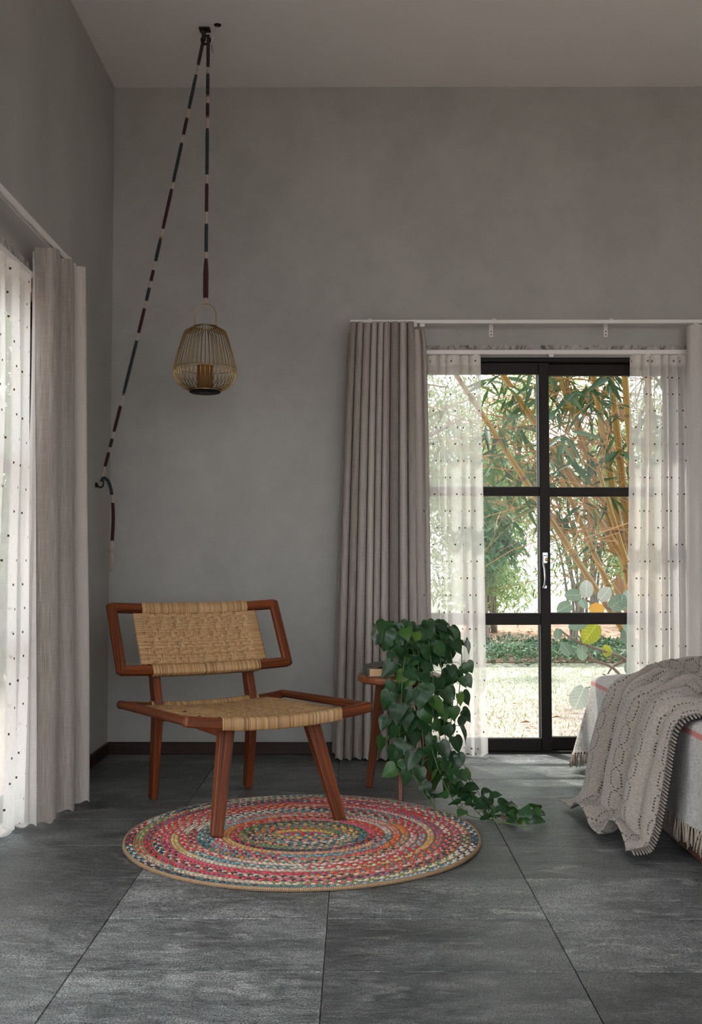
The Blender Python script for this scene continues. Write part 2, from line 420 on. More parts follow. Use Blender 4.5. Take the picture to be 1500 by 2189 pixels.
w2 = thing('window_2', 'wide left-hand window behind the dotted sheer', None, (0, 0, 0), kind='structure')
b = MB(); y0, y1, zh = W2
b.box((-1.46, y0, zh - .022), (-1.36, y1, zh), ch=.003); b.box((-1.46, y0, 0), (-1.36, y0 + .03, zh - .022), ch=.003)
b.box((-1.46, y1 - .03, 0), (-1.36, y1, zh - .022), ch=.003); b.box((-1.46, y0 + .03, -.004), (-1.36, y1 - .03, .012), ch=.003)
b.build('frame', M['frame'], w2)
for k, (a0, a1) in enumerate(((y0 + .03, .25), (.20, 1.72), (1.67, 3.22), (3.17, y1 - .03))): sash(w2, 1, a0, a1, -1.43 + .04 * (k % 2), .036, .012, zh - .024)

# ------------------------------------------------------------------ curtain rails
rail = thing('curtain_rail', 'white curtain rail on brackets above the garden door', 'curtain rail', (0, 0, 0))
ra = at(748, 690, 5.40); rz = 2.268
b = MB(); b.box((ra.x, 5.388, rz - .009), (2.5, 5.412, rz + .010), ch=.002); b.build('track', M['white_metal'], rail)
for px in (790, 1049, 1294, 1560):
    bx = at(px, 700, YW).x
    b = MB(); b.box((bx - .011, YW - .004, rz - .055), (bx + .011, YW, rz + .022), ch=.0015); b.box((bx - .011, 5.386, rz + .010), (bx + .011, YW - .004, rz + .015), ch=.001)
    br = b.build('bracket', M['white_metal'], rail)
    for dz in (-.026, -.044):
        s_ = MB(); s_.lathe([(.0045, 0), (.003, .0018)], 10); q = s_.build('screw', M['screw'], br); q.location = (bx, YW - .004, rz + dz); q.rotation_euler = (PI / 2, 0, 0)
for px in (886, 903, 1488):
    p = at(px, 700, 5.40); b = MB(); b.box((p.x - .016, 5.39, rz - .026), (p.x + .012, 5.41, rz - .009), ch=.003); b.build('glider', M['white_metal'], rail)
rail2 = thing('curtain_rail', 'white curtain rail high on the left wall', 'curtain rail', (0, 0, 0))
b = MB(); b.box((-1.208, .5, 2.255), (-1.183, 4.36, 2.274), ch=.002); b.box((-1.206, .5, 2.249), (-1.202, 4.3, 2.256)); b.box((-1.19, .5, 2.249), (-1.186, 4.3, 2.256)); b.build('track', M['white_metal'], rail2)
for yy in (4.28, 3.3, 2.2, 1.0):
    b = MB(); b.box((XL, yy - .011, 2.21), (XL + .004, yy + .011, 2.285), ch=.0015); b.box((XL + .004, yy - .011, 2.274), (-1.183, yy + .011, 2.279), ch=.001); b.build('bracket', M['white_metal'], rail2)
tr1 = thing('sheer_track', 'slim white sheer track along the garden door head', 'curtain rail', (0, 0, 0))
b = MB(); b.box((W1[0] + .02, 5.470, 2.112), (W1[1] + .1, 5.500, 2.136), ch=.003); b.build('track', M['white_metal'], tr1)
for px in (1018, 1178, 1385, 1452):
    p = at(px, 760, 5.48); b = MB(); b.box((p.x - .012, 5.474, 2.098), (p.x + .012, 5.486, 2.112), ch=.002); b.build('glider', M['white_metal'], tr1)
tr2 = thing('sheer_track', 'slim white sheer track over the left window', 'curtain rail', (0, 0, 0))
b = MB(); b.box((-1.275, W2[0], 2.105), (-1.245, 3.97, 2.130), ch=.003); b.build('track', M['white_metal'], tr2)

# ------------------------------------------------------------------ curtains
def pleats(widths, depths, k=10, over=.17, pw=.6):
    """omega pleats: list of (position 0..1, depth)"""
    tot = sum(widths); pos = 0; out = []
    for w, d in zip(widths, depths):
        for i in range(k):
            t = i / k; out.append(((pos + w * (t - over * math.sin(2 * PI * t))) / tot, d * math.sin(PI * t) ** pw))
        pos += w
    out.append((1.0, 0.0)); return out

def hang(mb, prof, edge0, edge1, back, outdir, z1, z0, nz=26, wob=.012, seed=0.0, flare=.25, u0=0.0):
    """cloth hung from z1 to z0; edge0/edge1(z01) give both ends of the cloth, outdir the way the pleats bulge"""
    rows, uvs = [], []
    for i in range(nz + 1):
        g = i / nz; z = z1 + (z0 - z1) * g; a, c = edge0(g), edge1(g); r, q = [], []; L = u0; last = None
        for j, (s, d) in enumerate(prof):
            w = noise.noise(V((s * 5 + seed, g * 2.2, seed))) * wob * (.3 + g) * 2
            dd = d * (1 + flare * g)
            p = a.lerp(c, s) + outdir * (dd + w); p.z = z + (.006 * math.sin(j * .9 + seed) if i == nz else 0)
            r.append(p)
        ref = prof
        for j in range(len(prof)):
            if j: L += math.hypot((prof[j][0] - prof[j - 1][0]) * (edge1(0) - edge0(0)).length, prof[j][1] - prof[j - 1][1])
            q.append((L, z))
        rows.append(r); uvs.append(q)
    mb.grid(rows, uvs, flip=True); return rows

def lin(p0, p1, pw=1.0): return lambda g: V(p0).lerp(V(p1), g ** pw)

# back drape: ten tall pleats
d1 = thing('drape', 'taupe linen drape gathered left of the garden door', 'curtain', (.15, 5.40, 0))
off = V((.15, 5.40, 0))
wd = [17, 16, 20, 15, 15, 17, 21, 19, 17]; dp = [.08, .085, .07, .09, .085, .085, .085, .09, .085]
Yd = 5.415
def ex(px, py): return at(px, py, Yd - .03).x
b = MB()
hang(b, pleats(wd, dp, 14, .155, .42), lin((ex(748, 700) - .15, Yd - 5.40, 0), (ex(716, 1610) - .15, Yd - 5.40, 0), .8), lin((ex(884, 700) - .15, Yd - 5.40, 0), (ex(893, 1610) - .15, Yd - 5.40, 0)), None, V((0, -1, 0)), 2.255, .012, 30, .008, 3.1, .3)
b.build('panel', M['drape'], d1, 60)
b = MB()
hang(b, pleats([1.6, 1], [.012, .03], 8, .05, .8), lin((ex(884, 700) - .15, Yd - 5.40 + .005, 0), (ex(892, 1610) - .15, Yd - 5.40, 0)), lin((ex(908, 700) - .15, Yd - 5.40 + .03, 0), (ex(926, 1610) - .15, Yd - 5.40 + .03, 0), .35), None, V((0, -1, 0)), 2.235, .012, 30, .006, 8.1, .2, .9)
b.build('return_edge', M['drape'], d1, 60)
b = MB()
hang(b, pleats([1], [.02], 8, .05, .8), lin((ex(745, 700) - .15, Yd - 5.40 + .045, 0), (ex(709, 1610) - .15, Yd - 5.40 + .045, 0), .8), lin((ex(752, 700) - .15, Yd - 5.40 + .02, 0), (ex(722, 1610) - .15, Yd - 5.40 + .02, 0), .8), None, V((-.5, -1, 0)).normalized(), 2.22, .02, 20, .004, 5.1, .2)
b.build('back_edge', M['drape'], d1, 60)

# right drape of the garden door, only its edge in the frame
d2 = thing('drape', 'pale mauve-grey drape at the right edge of the photo', 'curtain', (1.95, 5.40, 0))
b = MB()
hang(b, pleats([1, 1, 1.1, 1, 1, .9], [.05, .055, .06, .05, .05, .05], 12), lin((at(1471, 700, 5.38).x - 1.95, .015, 0), (at(1469, 1500, 5.38).x - 1.95, .015, 0)), lin((.25, .015, 0), (.27, .015, 0)), None, V((0, -1, 0)), 2.245, .012, 24, .008, 6.3, .25)
b.build('panel', M['lining'], d2, 60)

# left wall drape
d3 = thing('drape', 'taupe linen drape hanging on the left wall', 'curtain', (-1.25, 4.2, 0))
b = MB()
hang(b, pleats([13, 10, 9, 9, 8], [.088, .070, .108, .088, .128], 20, .10, .45), lin((.0, -.20, 0), (.0, -.20, 0)), lin((.0, .10, 0), (.0, .22, 0), .8), None, V((1, 0, 0)), 2.235, .012, 30, .006, 12.0, .12)
b.build('panel', M['drape'], d3, 60)
b = MB()
hang(b, pleats([1, .8], [.004, .003], 10, .05, .8), lin((-.006, -.20, 0), (-.040, -.25, 0), 2.2), lin((.0, -.2, 0), (.03, -.222, 0), 2.0), None, V((1, 0, 0)), 2.22, .014, 30, .008, 2.0, 8.0)
b.build('lining', M['lining'], d3, 60)

# sheers
def sheer(name, label, e0a, e0b, e1a, e1b, outdir, z1, z0, widths, depth, seed, loc):
    t = thing(name, label, 'curtain', loc); lo = V((loc[0], loc[1], 0))
    pf = pleats(widths, [depth * (.7 + .6 * random.random()) for _ in widths], 10, .10, .9)
    f0 = lambda g: V(e0a).lerp(V(e0b), g) - lo; f1 = lambda g: V(e1a).lerp(V(e1b), g) - lo
    b = MB(); hang(b, pf, f0, f1, None, outdir, z1, z0, 26, .012, seed, .35); b.build('panel', M['sheer'], t, 0)
    hh = (z1 - z0)
    for nm, za, zb in (('header_tape', z1, z1 - .055), ('hem', z0 + .14, z0)):
        ga, gb = (z1 - za) / hh, (z1 - zb) / hh
        b = MB()
        hang(b, [(s, d + .003) for s, d in pf], lambda g: f0(ga + (gb - ga) * g), lambda g: f1(ga + (gb - ga) * g), None, outdir, za, zb, 4, .0, seed, .0)
        if nm == 'header_tape': b.build(nm, M['sheer'], t, 0)
    return t
ys = 5.475
def sx(px, py): p = at(px, py, ys); return (p.x, ys, 0)
sheer('sheer_curtain', 'dotted white sheer between the taupe drape and garden view', sx(868, 770), sx(868, 1600), sx(1027, 770), sx(1043, 1600), V((0, -1, 0)), 2.10, .012, [1.1, .7, .9, .6, 1.2, .7, 1.0], .035, 4.0, (.5, ys, 0))
sheer('sheer_curtain', 'dotted white sheer behind the bed, right of the door', sx(1346, 770), sx(1338, 1600), sx(1490, 770), sx(1500, 1600), V((0, -1, 0)), 2.10, .012, [1, .7, 1.1, .6, .9, .8, 1], .035, 9.0, (1.6, ys, 0))
sheer('sheer_curtain', 'dotted white sheer over the left window', (-1.275, 2.7, 0), (-1.275, 2.7, 0), (-1.275, 3.97, 0), (-1.275, 3.96, 0), V((1, 0, 0)), 2.10, .045, [1.2, .9, 1.1, 1, .8, 1.2, 1, .9, 1.1], .035, 15.0, (-1.25, 3.4, 0))

# wall socket low behind the chair
so = thing('wall_socket', 'black socket box low on the grey wall behind the chair', 'socket', (-.905, YW, .225))
b = MB(); b.box((-.115, -.03, -.05), (.115, 0, .05), ch=.006); b.build('back_box', M['black'], so)
b = MB(); b.box((-.105, -.036, -.04), (.105, -.03, .04), ch=.002); fp = b.build('face_plate', M['black'], so)
for k in (-1, 1):
    b = MB(); b.box((k * .05 - .03, -.040, -.02), (k * .05 + .03, -.036, .02), ch=.002); b.build('switch', M['black'], fp)
# ------------------------------------------------------------------ braided rug
RC, RR = V((-.187, 3.862, 0)), .652
t = NT('braided_cotton'); c = t.col(); nz = t.noise(t.obj(), 260, 3, .7)
t.p(Base_Color=t.mix(t.math('MULTIPLY', nz, .16), c, (.30, .22, .17)), Roughness=.9, Normal=t.bump(nz, .5, .002), Sheen_Weight=.15); M['braid'] = t.m
t = NT('jute_cord'); u = t.uv(); tw = t.n('TexWave', {'Vector': t.map(u, (1, 1, 1)), 'Scale': 55.0, 'Distortion': 1.0}).outputs['Fac']; nz = t.noise(t.obj(), 300, 3, .7)
t.p(Base_Color=t.ramp(t.math('ADD', t.math('MULTIPLY', tw, .5), t.math('MULTIPLY', nz, .5)), [(.25, (.20, .115, .06)), (.75, (.50, .34, .21))]), Roughness=.95, Normal=t.bump(tw, .6, .002)); M['jute'] = t.m
PAL = {'r': (.62, .018, .028), 'p': (.66, .06, .14), 'k': (.62, .27, .27), 'o': (.72, .19, .03), 'y': (.66, .40, .07), 't': (.04, .20, .24), 'b': (.22, .38, .42),
       'n': (.018, .026, .055), 'w': (.62, .55, .46), 'g': (.15, .24, .05), 'v': (.22, .10, .20), 'e': (.52, .37, .25), 'l': (.50, .33, .42)}
RINGS = ['rprt', 'rtyr', 'gtrk', 'yotb', 'nytb', 'ntgn', 'rpvn', 'rkyo', 'kbtw', 'pbko', 'etwo', 'nrkw', 'rtwb', 'ywkr', 'rovp', 'kwnr', 'nkrv', 'egwr', 'tbnw']
rug = thing('braided_rug', 'round multicoloured braided rug under the chair front legs', 'rug', RC)
b = MB(); b.lathe([(RR - .012, 0), (RR - .004, .003), (RR - .008, .006), (0, .007)], 96); b.build('backing', M['jute'], rug)
def lobe(mb, p, ang, l, w, h, col):
    vs, fs = [], []; ca, sa = math.cos(ang), math.sin(ang)
    for (rr, zz) in ((1.0, 0), (.72, .72)):
        for k in range(6):
            a = 2 * PI * k / 6; x, y = math.cos(a) * rr * l, math.sin(a) * rr * w
            vs.append((p[0] + x * ca - y * sa, p[1] + x * sa + y * ca, p[2] + zz * h))
    vs.append((p[0], p[1], p[2] + h))
    for k in range(6): fs += [(k, (k + 1) % 6, 6 + (k + 1) % 6, 6 + k), (6 + k, 6 + (k + 1) % 6, 12)]
    mb.add(vs, fs, None, col)
def oval(r, a, e): 
    rx, ry = r + e, r
    return rx * math.cos(a), ry * math.sin(a)
nR = len(RINGS); pitch = (RR - .012) / nR
for i, pal in enumerate(RINGS):
    r = (i + .55) * pitch; e = .055 * (1 - i / nR) ** 1.5
    b = MB(); per = 2 * PI * math.sqrt(((r + e) ** 2 + r * r) / 2); n = max(10, int(per / .0185))
    cols = [random.choice(pal) for _ in range(3)]; left = [random.randint(6, 30) for _ in range(3)]
    for k in range(n):
        for q in range(3):
            left[q] -= 1
            if left[q] <= 0: cols[q] = random.choice(pal + random.choice('rpktnroew')); left[q] = random.randint(6, 30)
        a = 2 * PI * k / n; x, y = oval(r, a, e); x2, y2 = oval(r, a + .01, e); ta = math.atan2(y2 - y, x2 - x)
        nx, ny = math.sin(ta), -math.cos(ta)
        for sgn in (1, -1):
            q = (k * 2 + (sgn < 0)) % 3; cc = PAL[cols[q]]; j = random.uniform(.75, 1.2); cc = tuple(min(1, v * j) for v in cc)
            sh = 0 if sgn > 0 else .5; a2 = a + sh * 2 * PI / n; xx, yy = oval(r, a2, e)
            lobe(b, (xx + nx * sgn * .0062, yy + ny * sgn * .0062, .005), ta - sgn * .55, .0125, .0068, .0085, cc)
    b.build('braid', M['braid'], rug, 0)
    rj = (i + 1.05) * pitch; ej = .055 * (1 - min(1, (i + .5) / nR)) ** 1.5; pts = []
    nn = 40 + i * 5
    for k in range(nn):
        a = 2 * PI * k / nn; x, y = oval(rj, a, ej); pts.append((x, y, .0080))
    b = MB(); b.tube(pts, .0034 if i < nR - 1 else .0058, 6, closed=True); b.build('jute_cord', M['jute'], rug, 0)

# ------------------------------------------------------------------ woven cane lounge chair
t = NT('rattan_cane'); c = t.col(); nz = t.noise(t.map(t.uv(), (8, 300, 1)), 1.0, 3, .6)
t.p(Base_Color=t.mix(t.math('MULTIPLY', nz, .5), c, (.20, .095, .035)), Roughness=.5, Normal=t.bump(nz, .3, .001)); M['cane'] = t.m
M['cane_back'] = plain('cane_underlay', (.16, .085, .04), .8)
CH = thing('lounge_chair', 'low wooden lounge chair with woven cane seat and back', 'chair', (-.474, 4.27, 0), math.radians(30.7))
def cane_col():
    k = random.random(); a, c_ = V((.42, .23, .095)), V((.66, .44, .22)); q = a.lerp(c_, k)
    if random.random() < .12: q = q * .6
    return (q.x, q.y, q.z)
UP = V((0, 0, 1))
def pt(fn, a, c): return fn(a, c)
# surfaces: a in -1..1 across, c in 0..1 from rear/top to front/bottom
def seat_s(a, c):
    y = .345 + (-.395 - .345) * c; z = .412 + (.438 - .412) * c - .030 * (1 - (a * .39 / .39) ** 2) * (.55 + .45 * abs(2 * c - 1))
    return V((a * .39, y, z))
def back_s(a, c):
    y = .462 + (.318 - .462) * c; z = .812 + (.556 - .812) * c; n = V((0, .872, -.49))
    return V((a * .395, y, z)) + n * (.028 * (1 - a * a))
def normal(fn, a, c):
    du = fn(a + .01, c) - fn(a - .01, c); dv = fn(a, c + .01) - fn(a, c - .01); return dv.cross(du).normalized()
def rail(name, fn, c, w, h, sign):
    pts = [fn(-1 + 2 * k / 14, c) for k in range(15)]; nn = normal(fn, 0, .5)
    b = MB(); b.beam(pts, [(w, h)] * 15, nn, .007); return b.build(name, M['teak'], CH, 30)
nS = normal(seat_s, 0, .5); nB = normal(back_s, 0, .5)
rail('seat_front_rail', seat_s, 1.0, .040, .040, 1); rail('seat_rear_rail', seat_s, 0.0, .036, .034, 1)
rail('back_top_rail', back_s, 0.0, .040, .036, 1); rail('back_bottom_rail', back_s, 1.0, .040, .036, 1)
for s in (-1, 1):
    b = MB(); b.beam([seat_s(s, -.02) + V((-s * .012, 0, 0)), seat_s(s, 1.02) + V((-s * .012, 0, 0))], [(.034, .032)] * 2, nS, .010); b.build('seat_side_rail', M['teak'], CH, 30)
    b = MB(); b.beam([back_s(s, -.06) + V((-s * .008, 0, 0)), back_s(s, 1.06) + V((-s * .008, 0, 0))], [(.042, .032)] * 2, nB, .008); b.build('back_side_rail', M['teak'], CH, 30)
    b = MB(); b.beam([(s * .176, -.285, .405), (s * .258, -.387, .0125)], [(.060, .040), (.044, .028)], V((0, -1, .2)), .003); b.build('front_leg', M['teak'], CH, 30)
    b = MB(); b.beam([(s * .222, .382, .001), (s * .2215, .356, .20), (s * .221, .342, .34), (s * .220, .352, .42), (s * .219, .385, .52), (s * .219, .50, .74)],
                     [(.030, .042), (.032, .054), (.034, .062), (.034, .060), (.034, .054), (.03, .034)], V((0, -1, 0)), .003); b.build('back_leg', M['teak'], CH, 30)
    b = MB(); b.beam([(s * .213, .335, .375), (s * .200, -.285, .372)], [(.022, .036)] * 2, UP, .003); b.build('side_stretcher', M['teak'], CH, 30)
b = MB(); b.beam([(-.205, .20, .372), (.205, .20, .372)], [(.022, .036)] * 2, UP, .003); b.build('cross_stretcher', M['teak'], CH, 30)

def strand(mb, pts, nrm, side, w, col):
    """flat rounded strip along pts"""
    vs, uv = [], []; L = 0
    for i, p in enumerate(pts):
        if i: L += (p - pts[i - 1]).length
        n = nrm[i] if isinstance(nrm, list) else nrm; sd = side[i] if isinstance(side, list) else side
        vs += [p - sd * w / 2 - n * w * .28, p, p + sd * w / 2 - n * w * .28]; uv += [(L, 0), (L, w / 2), (L, w)]
    fs = []
    for i in range(len(pts) - 1):
        k = i * 3; fs += [(k, k + 1, k + 4, k + 3), (k + 1, k + 2, k + 5, k + 4)]
    mb.add(vs, fs, uv, col)
def weave(fn, nrm, ui, uo, half, c0, c1, ncol, nrow, rail_r, name):
    """woven panel between side dowels at +-uo; wraps over the rails between +-ui"""
    A = lambda u: u / half
    under = MB(); under.grid([[fn(A(-ui + 2 * ui * i / 16), c0 + (c1 - c0) * j / 8) - nrm * .004 for i in range(17)] for j in range(9)])
    under.build('cane_underlay', M['cane_back'], CH, 0)
    b = MB(); hgt = .0032; off = nrm * .006; K = 3
    over = lambda i, j: (i + 2 * j + j // 2) % 4 < 2
    cw, rh = 2 * ui / ncol, (c1 - c0) / nrow
    L = (fn(0, c1) - fn(0, c0)).length; sw = cw / K; sh = L / nrow / K
    for j in range(nrow):                                   # strands running across
        for k in range(K):
            c = c0 + (j + (k + .5) / K) * rh; pts = []
            pts.append(fn(A(-uo), c) - nrm * .012); pts.append(fn(A(-uo - .004), c) + nrm * .001); pts.append(fn(A(-uo + .003), c) + off)
            for i in range(ncol):
                for q in (.22, .78): pts.append(fn(A(-ui + (i + q) * cw), c) + off + nrm * (hgt if over(i, j) else -hgt))
            pts.append(fn(A(uo - .003), c) + off); pts.append(fn(A(uo + .004), c) + nrm * .001); pts.append(fn(A(uo), c) - nrm * .012)
            sd = (fn(0, c + .01) - fn(0, c)).normalized(); strand(b, pts, nrm, sd, sh * 1.04, cane_col())
    for i in range(ncol):                                   # strands running lengthwise
        for k in range(K):
            u = -ui + (i + (k + .5) / K) * cw; pts = []
            for j in range(nrow):
                for q in (.22, .78): pts.append(fn(A(u), c0 + (j + q) * rh) + off + nrm * (-hgt if over(i, j) else hgt))
            sd = (fn(A(u) + .01, .5) - fn(A(u), .5)).normalized(); strand(b, pts, nrm, sd, sw * 1.04, cane_col())
    b.build(name, M['cane'], CH, 0, 'stuff')
    # wraps over both rails
    for c, cc, sg, nm in ((0.0, c0, -1, 'cane_wrap'), (1.0, c1, 1, 'cane_wrap')):
        b = MB(); n = ncol * K; w = 2 * ui / n
        for i in range(n):
            u = -ui + (i + .5) * w + random.uniform(-.0008, .0008); p = fn(A(u), c); t_ = (fn(A(u), c + .01) - fn(A(u), c)).normalized() * sg
            sd = (fn(A(u) + .01, c) - fn(A(u), c)).normalized()
            rw, rhh = rail_r[0] / 2 + .004, rail_r[1] / 2 + .004
            q0 = fn(A(u), cc) + off
            loc = [(None, nrm), (p - t_ * rw * .6 + nrm * rhh, nrm), (p + t_ * rw * .75 + nrm * rhh, (nrm + t_ * .3).normalized()), (p + t_ * rw + nrm * rhh * .7, (t_ + nrm * .5).normalized()),
                   (p + t_ * rw - nrm * rhh * .75, (t_ - nrm * .4).normalized()), (p + t_ * rw * .7 - nrm * rhh, -nrm), (p - t_ * rw * .8 - nrm * rhh, -nrm)]
            loc[0] = (q0, nrm)
            strand(b, [x for x, _ in loc], [y for _, y in loc], sd, w * 1.06, cane_col())
        b.build(nm, M['cane'], CH, 0, 'stuff')
    # dowels the side strands turn around
    for s in (-1, 1):
        b = MB(); b.beam([fn(A(s * (uo - .006)), .02) - nrm * .004, fn(A(s * (uo - .006)), .98) - nrm * .004], [(.014, .014)] * 2, nrm, .003); b.build('side_dowel', M['teak'], CH, 30)
weave(seat_s, nS, .250, .288, .39, .035, .965, 30, 36, (.040, .040), 'seat_weave')
weave(back_s, nB, .250, .290, .395, .09, .91, 30, 16, (.040, .036), 'back_weave')

# ------------------------------------------------------------------ stool and book
ST = thing('stool', 'round wooden three-legged stool holding the trailing plant', 'stool', (.200, 4.60, 0), 0)
zt = .515
b = MB(); b.lathe([(.0, zt - .032), (.176, zt - .032), (.184, zt - .027), (.187, zt - .016), (.184, zt - .004), (.178, zt), (0, zt)], 56)
M['top_wood'] = mat_wood('stool_top_wood', (.12, .032, .012), (.30, .10, .036), .35, .0, spec=.4)
top = b
# planar grain on the top
b.uv = [(b.v[i][0] * .5, b.v[i][1] * .5) for f in b.f for i in f]
b.build('seat', M['top_wood'], ST, 35)
for (lx, ly) in ((-.135, .106), (-.006, -.186), (.146, .087)):
    d = V((lx, ly, 0)); r = d.length; d.normalize(); s_ = V((-d.y, d.x, 0))
    b = MB(); b.beam([d * (r * .55) + V((0, 0, zt - .031)), d * r + V((0, 0, .001))], [(.040, .050), (.024, .028)], d, .005); b.build('leg', M['teak_stool'], ST, 30)
    b = MB(); b.tube([d * .02 + V((0, 0, zt - .045)), d * (r * .62) + V((0, 0, zt - .045))], .011, 8); b.build('apron', M['teak_stool'], ST, 30)
t = NT('book_cover_print'); n1 = t.noise(t.map(t.obj(), (14, 30, 1)), 1.0, 5, .7, 1.0)
t.p(Base_Color=t.ramp(n1, [(.4, (.014, .014, .018)), (.55, (.05, .042, .045)), (.68, (.16, .12, .10))]), Roughness=.35); M['cover'] = t.m
t = NT('book_pages'); ln = t.noise(t.map(t.obj(), (2, 2, 900)), 1.0, 2, .5)
t.p(Base_Color=t.ramp(ln, [(.3, (.45, .27, .14)), (.7, (.66, .45, .26))]), Roughness=.9); M['pages'] = t.m
BK = thing('book', 'thick dark-covered paperback lying on the stool', 'book', (.125, 4.585, zt), math.radians(6))
b = MB(); b.box((-.070, -.095, .003), (.092, .085, .034)); b.build('page_block', M['pages'], BK, 0)
b = MB(); b.box((-.077, -.098, 0), (.095, .088, .003))
rows = []; 
for i in range(9):
    s_ = i / 8; x = -.077 + .174 * s_; z = .0345 + .012 * math.sin(PI * s_) ** 2 * .8
    rows.append([V((x, -.096, z + .003)), V((x, .088, z + .007 * s_ + .003))])
for i in range(8):
    a0, a1, c0, c1 = rows[i][0], rows[i][1], rows[i + 1][0], rows[i + 1][1]; dz = V((0, 0, -.003))
    b.add([a0, c0, c1, a1, a0 + dz, c0 + dz, c1 + dz, a1 + dz], [(0, 1, 2, 3), (7, 6, 5, 4), (4, 5, 1, 0), (6, 7, 3, 2), (5, 6, 2, 1), (7, 4, 0, 3)])
b.box((-.0775, -.098, 0), (-.0745, .088, .037)); b.build('cover', M['cover'], BK, 30)

# ------------------------------------------------------------------ trailing plant
M['pot'] = plain('dark_grey_pot', (.03, .03, .034), .55)
M['soil'] = plain('potting_soil', (.02, .014, .01), .95)
t = NT('pothos_leaf'); k = t.rnd(); u = t.uv(); sp = t.n('SeparateXYZ', {0: u})
rib = t.ramp(t.math('ABSOLUTE', sp.outputs[0]), [(.0, .5), (.035, 0.0)]); nz = t.noise(t.map(u, (3, 9, 1)), 1.0, 3, .6)
base = t.ramp(k, [(.0, (.012, .040, .014)), (.6, (.020, .072, .022)), (.93, (.04, .12, .022)), (.99, (.15, .28, .03))])
base = t.mix(t.math('MULTIPLY', nz, .4), base, (.035, .10, .05)); base = t.mix(t.math('MULTIPLY', rib, .6), base, (.12, .24, .08))
t.p(Base_Color=base, Roughness=.33, Specular_IOR_Level=.5, Normal=t.bump(nz, .2, .002))
tr = t.n('BsdfTranslucent', {'Color': t.mix(.4, base, (.12, .28, .02))}); mx = t.n('MixShader', {0: .25, 1: t.bsdf.outputs[0], 2: tr.outputs[0]}); t.shader(mx.outputs[0]); M['pothos'] = t.m
M['vine'] = plain('green_vine', (.10, .16, .045), .5); M['dry_vine'] = plain('dry_vine', (.25, .17, .11), .7)
PB = V((.262, 4.60, zt))
PL = thing('trailing_pothos', 'heart-leaved green vine in a dark pot spilling to the floor', 'plant', PB)
b = MB(); b.lathe([(.0, 0), (.058, 0), (.062, .006), (.078, .150), (.086, .152), (.087, .172), (.080, .174), (.076, .150), (0, .150)], 32); b.build('pot', M['pot'], PL, 35)
b = MB(); b.lathe([(.076, .151), (.04, .158), (0, .160)], 24); b.build('soil', M['soil'], PL, 0)
def leaf_mesh(name, mat, fold, curl, wob, wide=1.0):
    st_ = [(-.10, .20, .20), (-.06, .34, .06), (.08, .455, 0), (.22, .48, 0), (.42, .42, 0), (.62, .30, 0), (.80, .16, 0), (.93, .055, 0), (1.0, .0, 0)]
    mid = [0.0, 0.0, .08, .22, .42, .62, .80, .93, 1.0]; vs = []; fs = []; uv = []
    for i, ((y, w, _), m) in enumerate(zip(st_, mid)):
        w *= wide; cz = -curl * m * m
        vs.append((0, m, cz)); uv.append((0, m))
        for s in (-1, 1):
            for q in (.55, 1.0):
                yy = m + (y - m) * q; zz = cz + fold * w * q + wob * math.sin(i * 1.7 + s + q) * q * .5 - .10 * (w * q) ** 2
                vs.append((s * w * q, yy, zz)); uv.append((s * w * q, yy))
    for i in range(len(mid) - 1):
        a, c_ = i * 5, (i + 1) * 5
        fs += [(a, c_, c_ + 1, a + 1), (a + 1, c_ + 1, c_ + 2, a + 2), (a, a + 3, c_ + 3, c_), (a + 3, a + 4, c_ + 4, c_ + 3)]
    m_ = MB(); m_.add(vs, fs, uv); return m_.mesh(name, mat, 0)
LM = [leaf_mesh('leaf', M['pothos'], .25, .22, .05), leaf_mesh('leaf', M['pothos'], .12, .30, .04, 1.1), leaf_mesh('leaf', M['pothos'], .42, .12, .06, .92), leaf_mesh('leaf', M['pothos'], .05, .4, .08, 1.05)]
def put_leaf(parent, meshes, base, tip, nrm, size, org):
    y = tip.normalized(); z = (nrm - y * nrm.dot(y))
    z = z.normalized() if z.length > 1e-3 else y.orthogonal().normalized(); x = y.cross(z)
    Mx = Matrix((( x.x * size, y.x * size, z.x * size, base.x - org.x), (x.y * size, y.y * size, z.y * size, base.y - org.y), (x.z * size, y.z * size, z.z * size, base.z - org.z), (0, 0, 0, 1)))
    return link('leaf', random.choice(meshes), parent, None, Mx)
def rv(s=1.0): return V((random.gauss(0, s), random.gauss(0, s), random.gauss(0, s)))
stems = MB()
R2 = random.Random(5)
def smooth(pts, n=6):
    out = []
    for i in range(len(pts) - 1):
        p0, p1, p2, p3 = pts[max(i - 1, 0)], pts[i], pts[i + 1], pts[min(i + 2, len(pts) - 1)]
        for k in range(n):
            s = k / n; out.append(.5 * ((2 * p1) + (p2 - p0) * s + (2 * p0 - 5 * p1 + 4 * p2 - p3) * s * s + (3 * p1 - p0 - 3 * p2 + p3) * s ** 3))
    out.append(pts[-1]); return out
AX = V((.262, 4.60, .66))
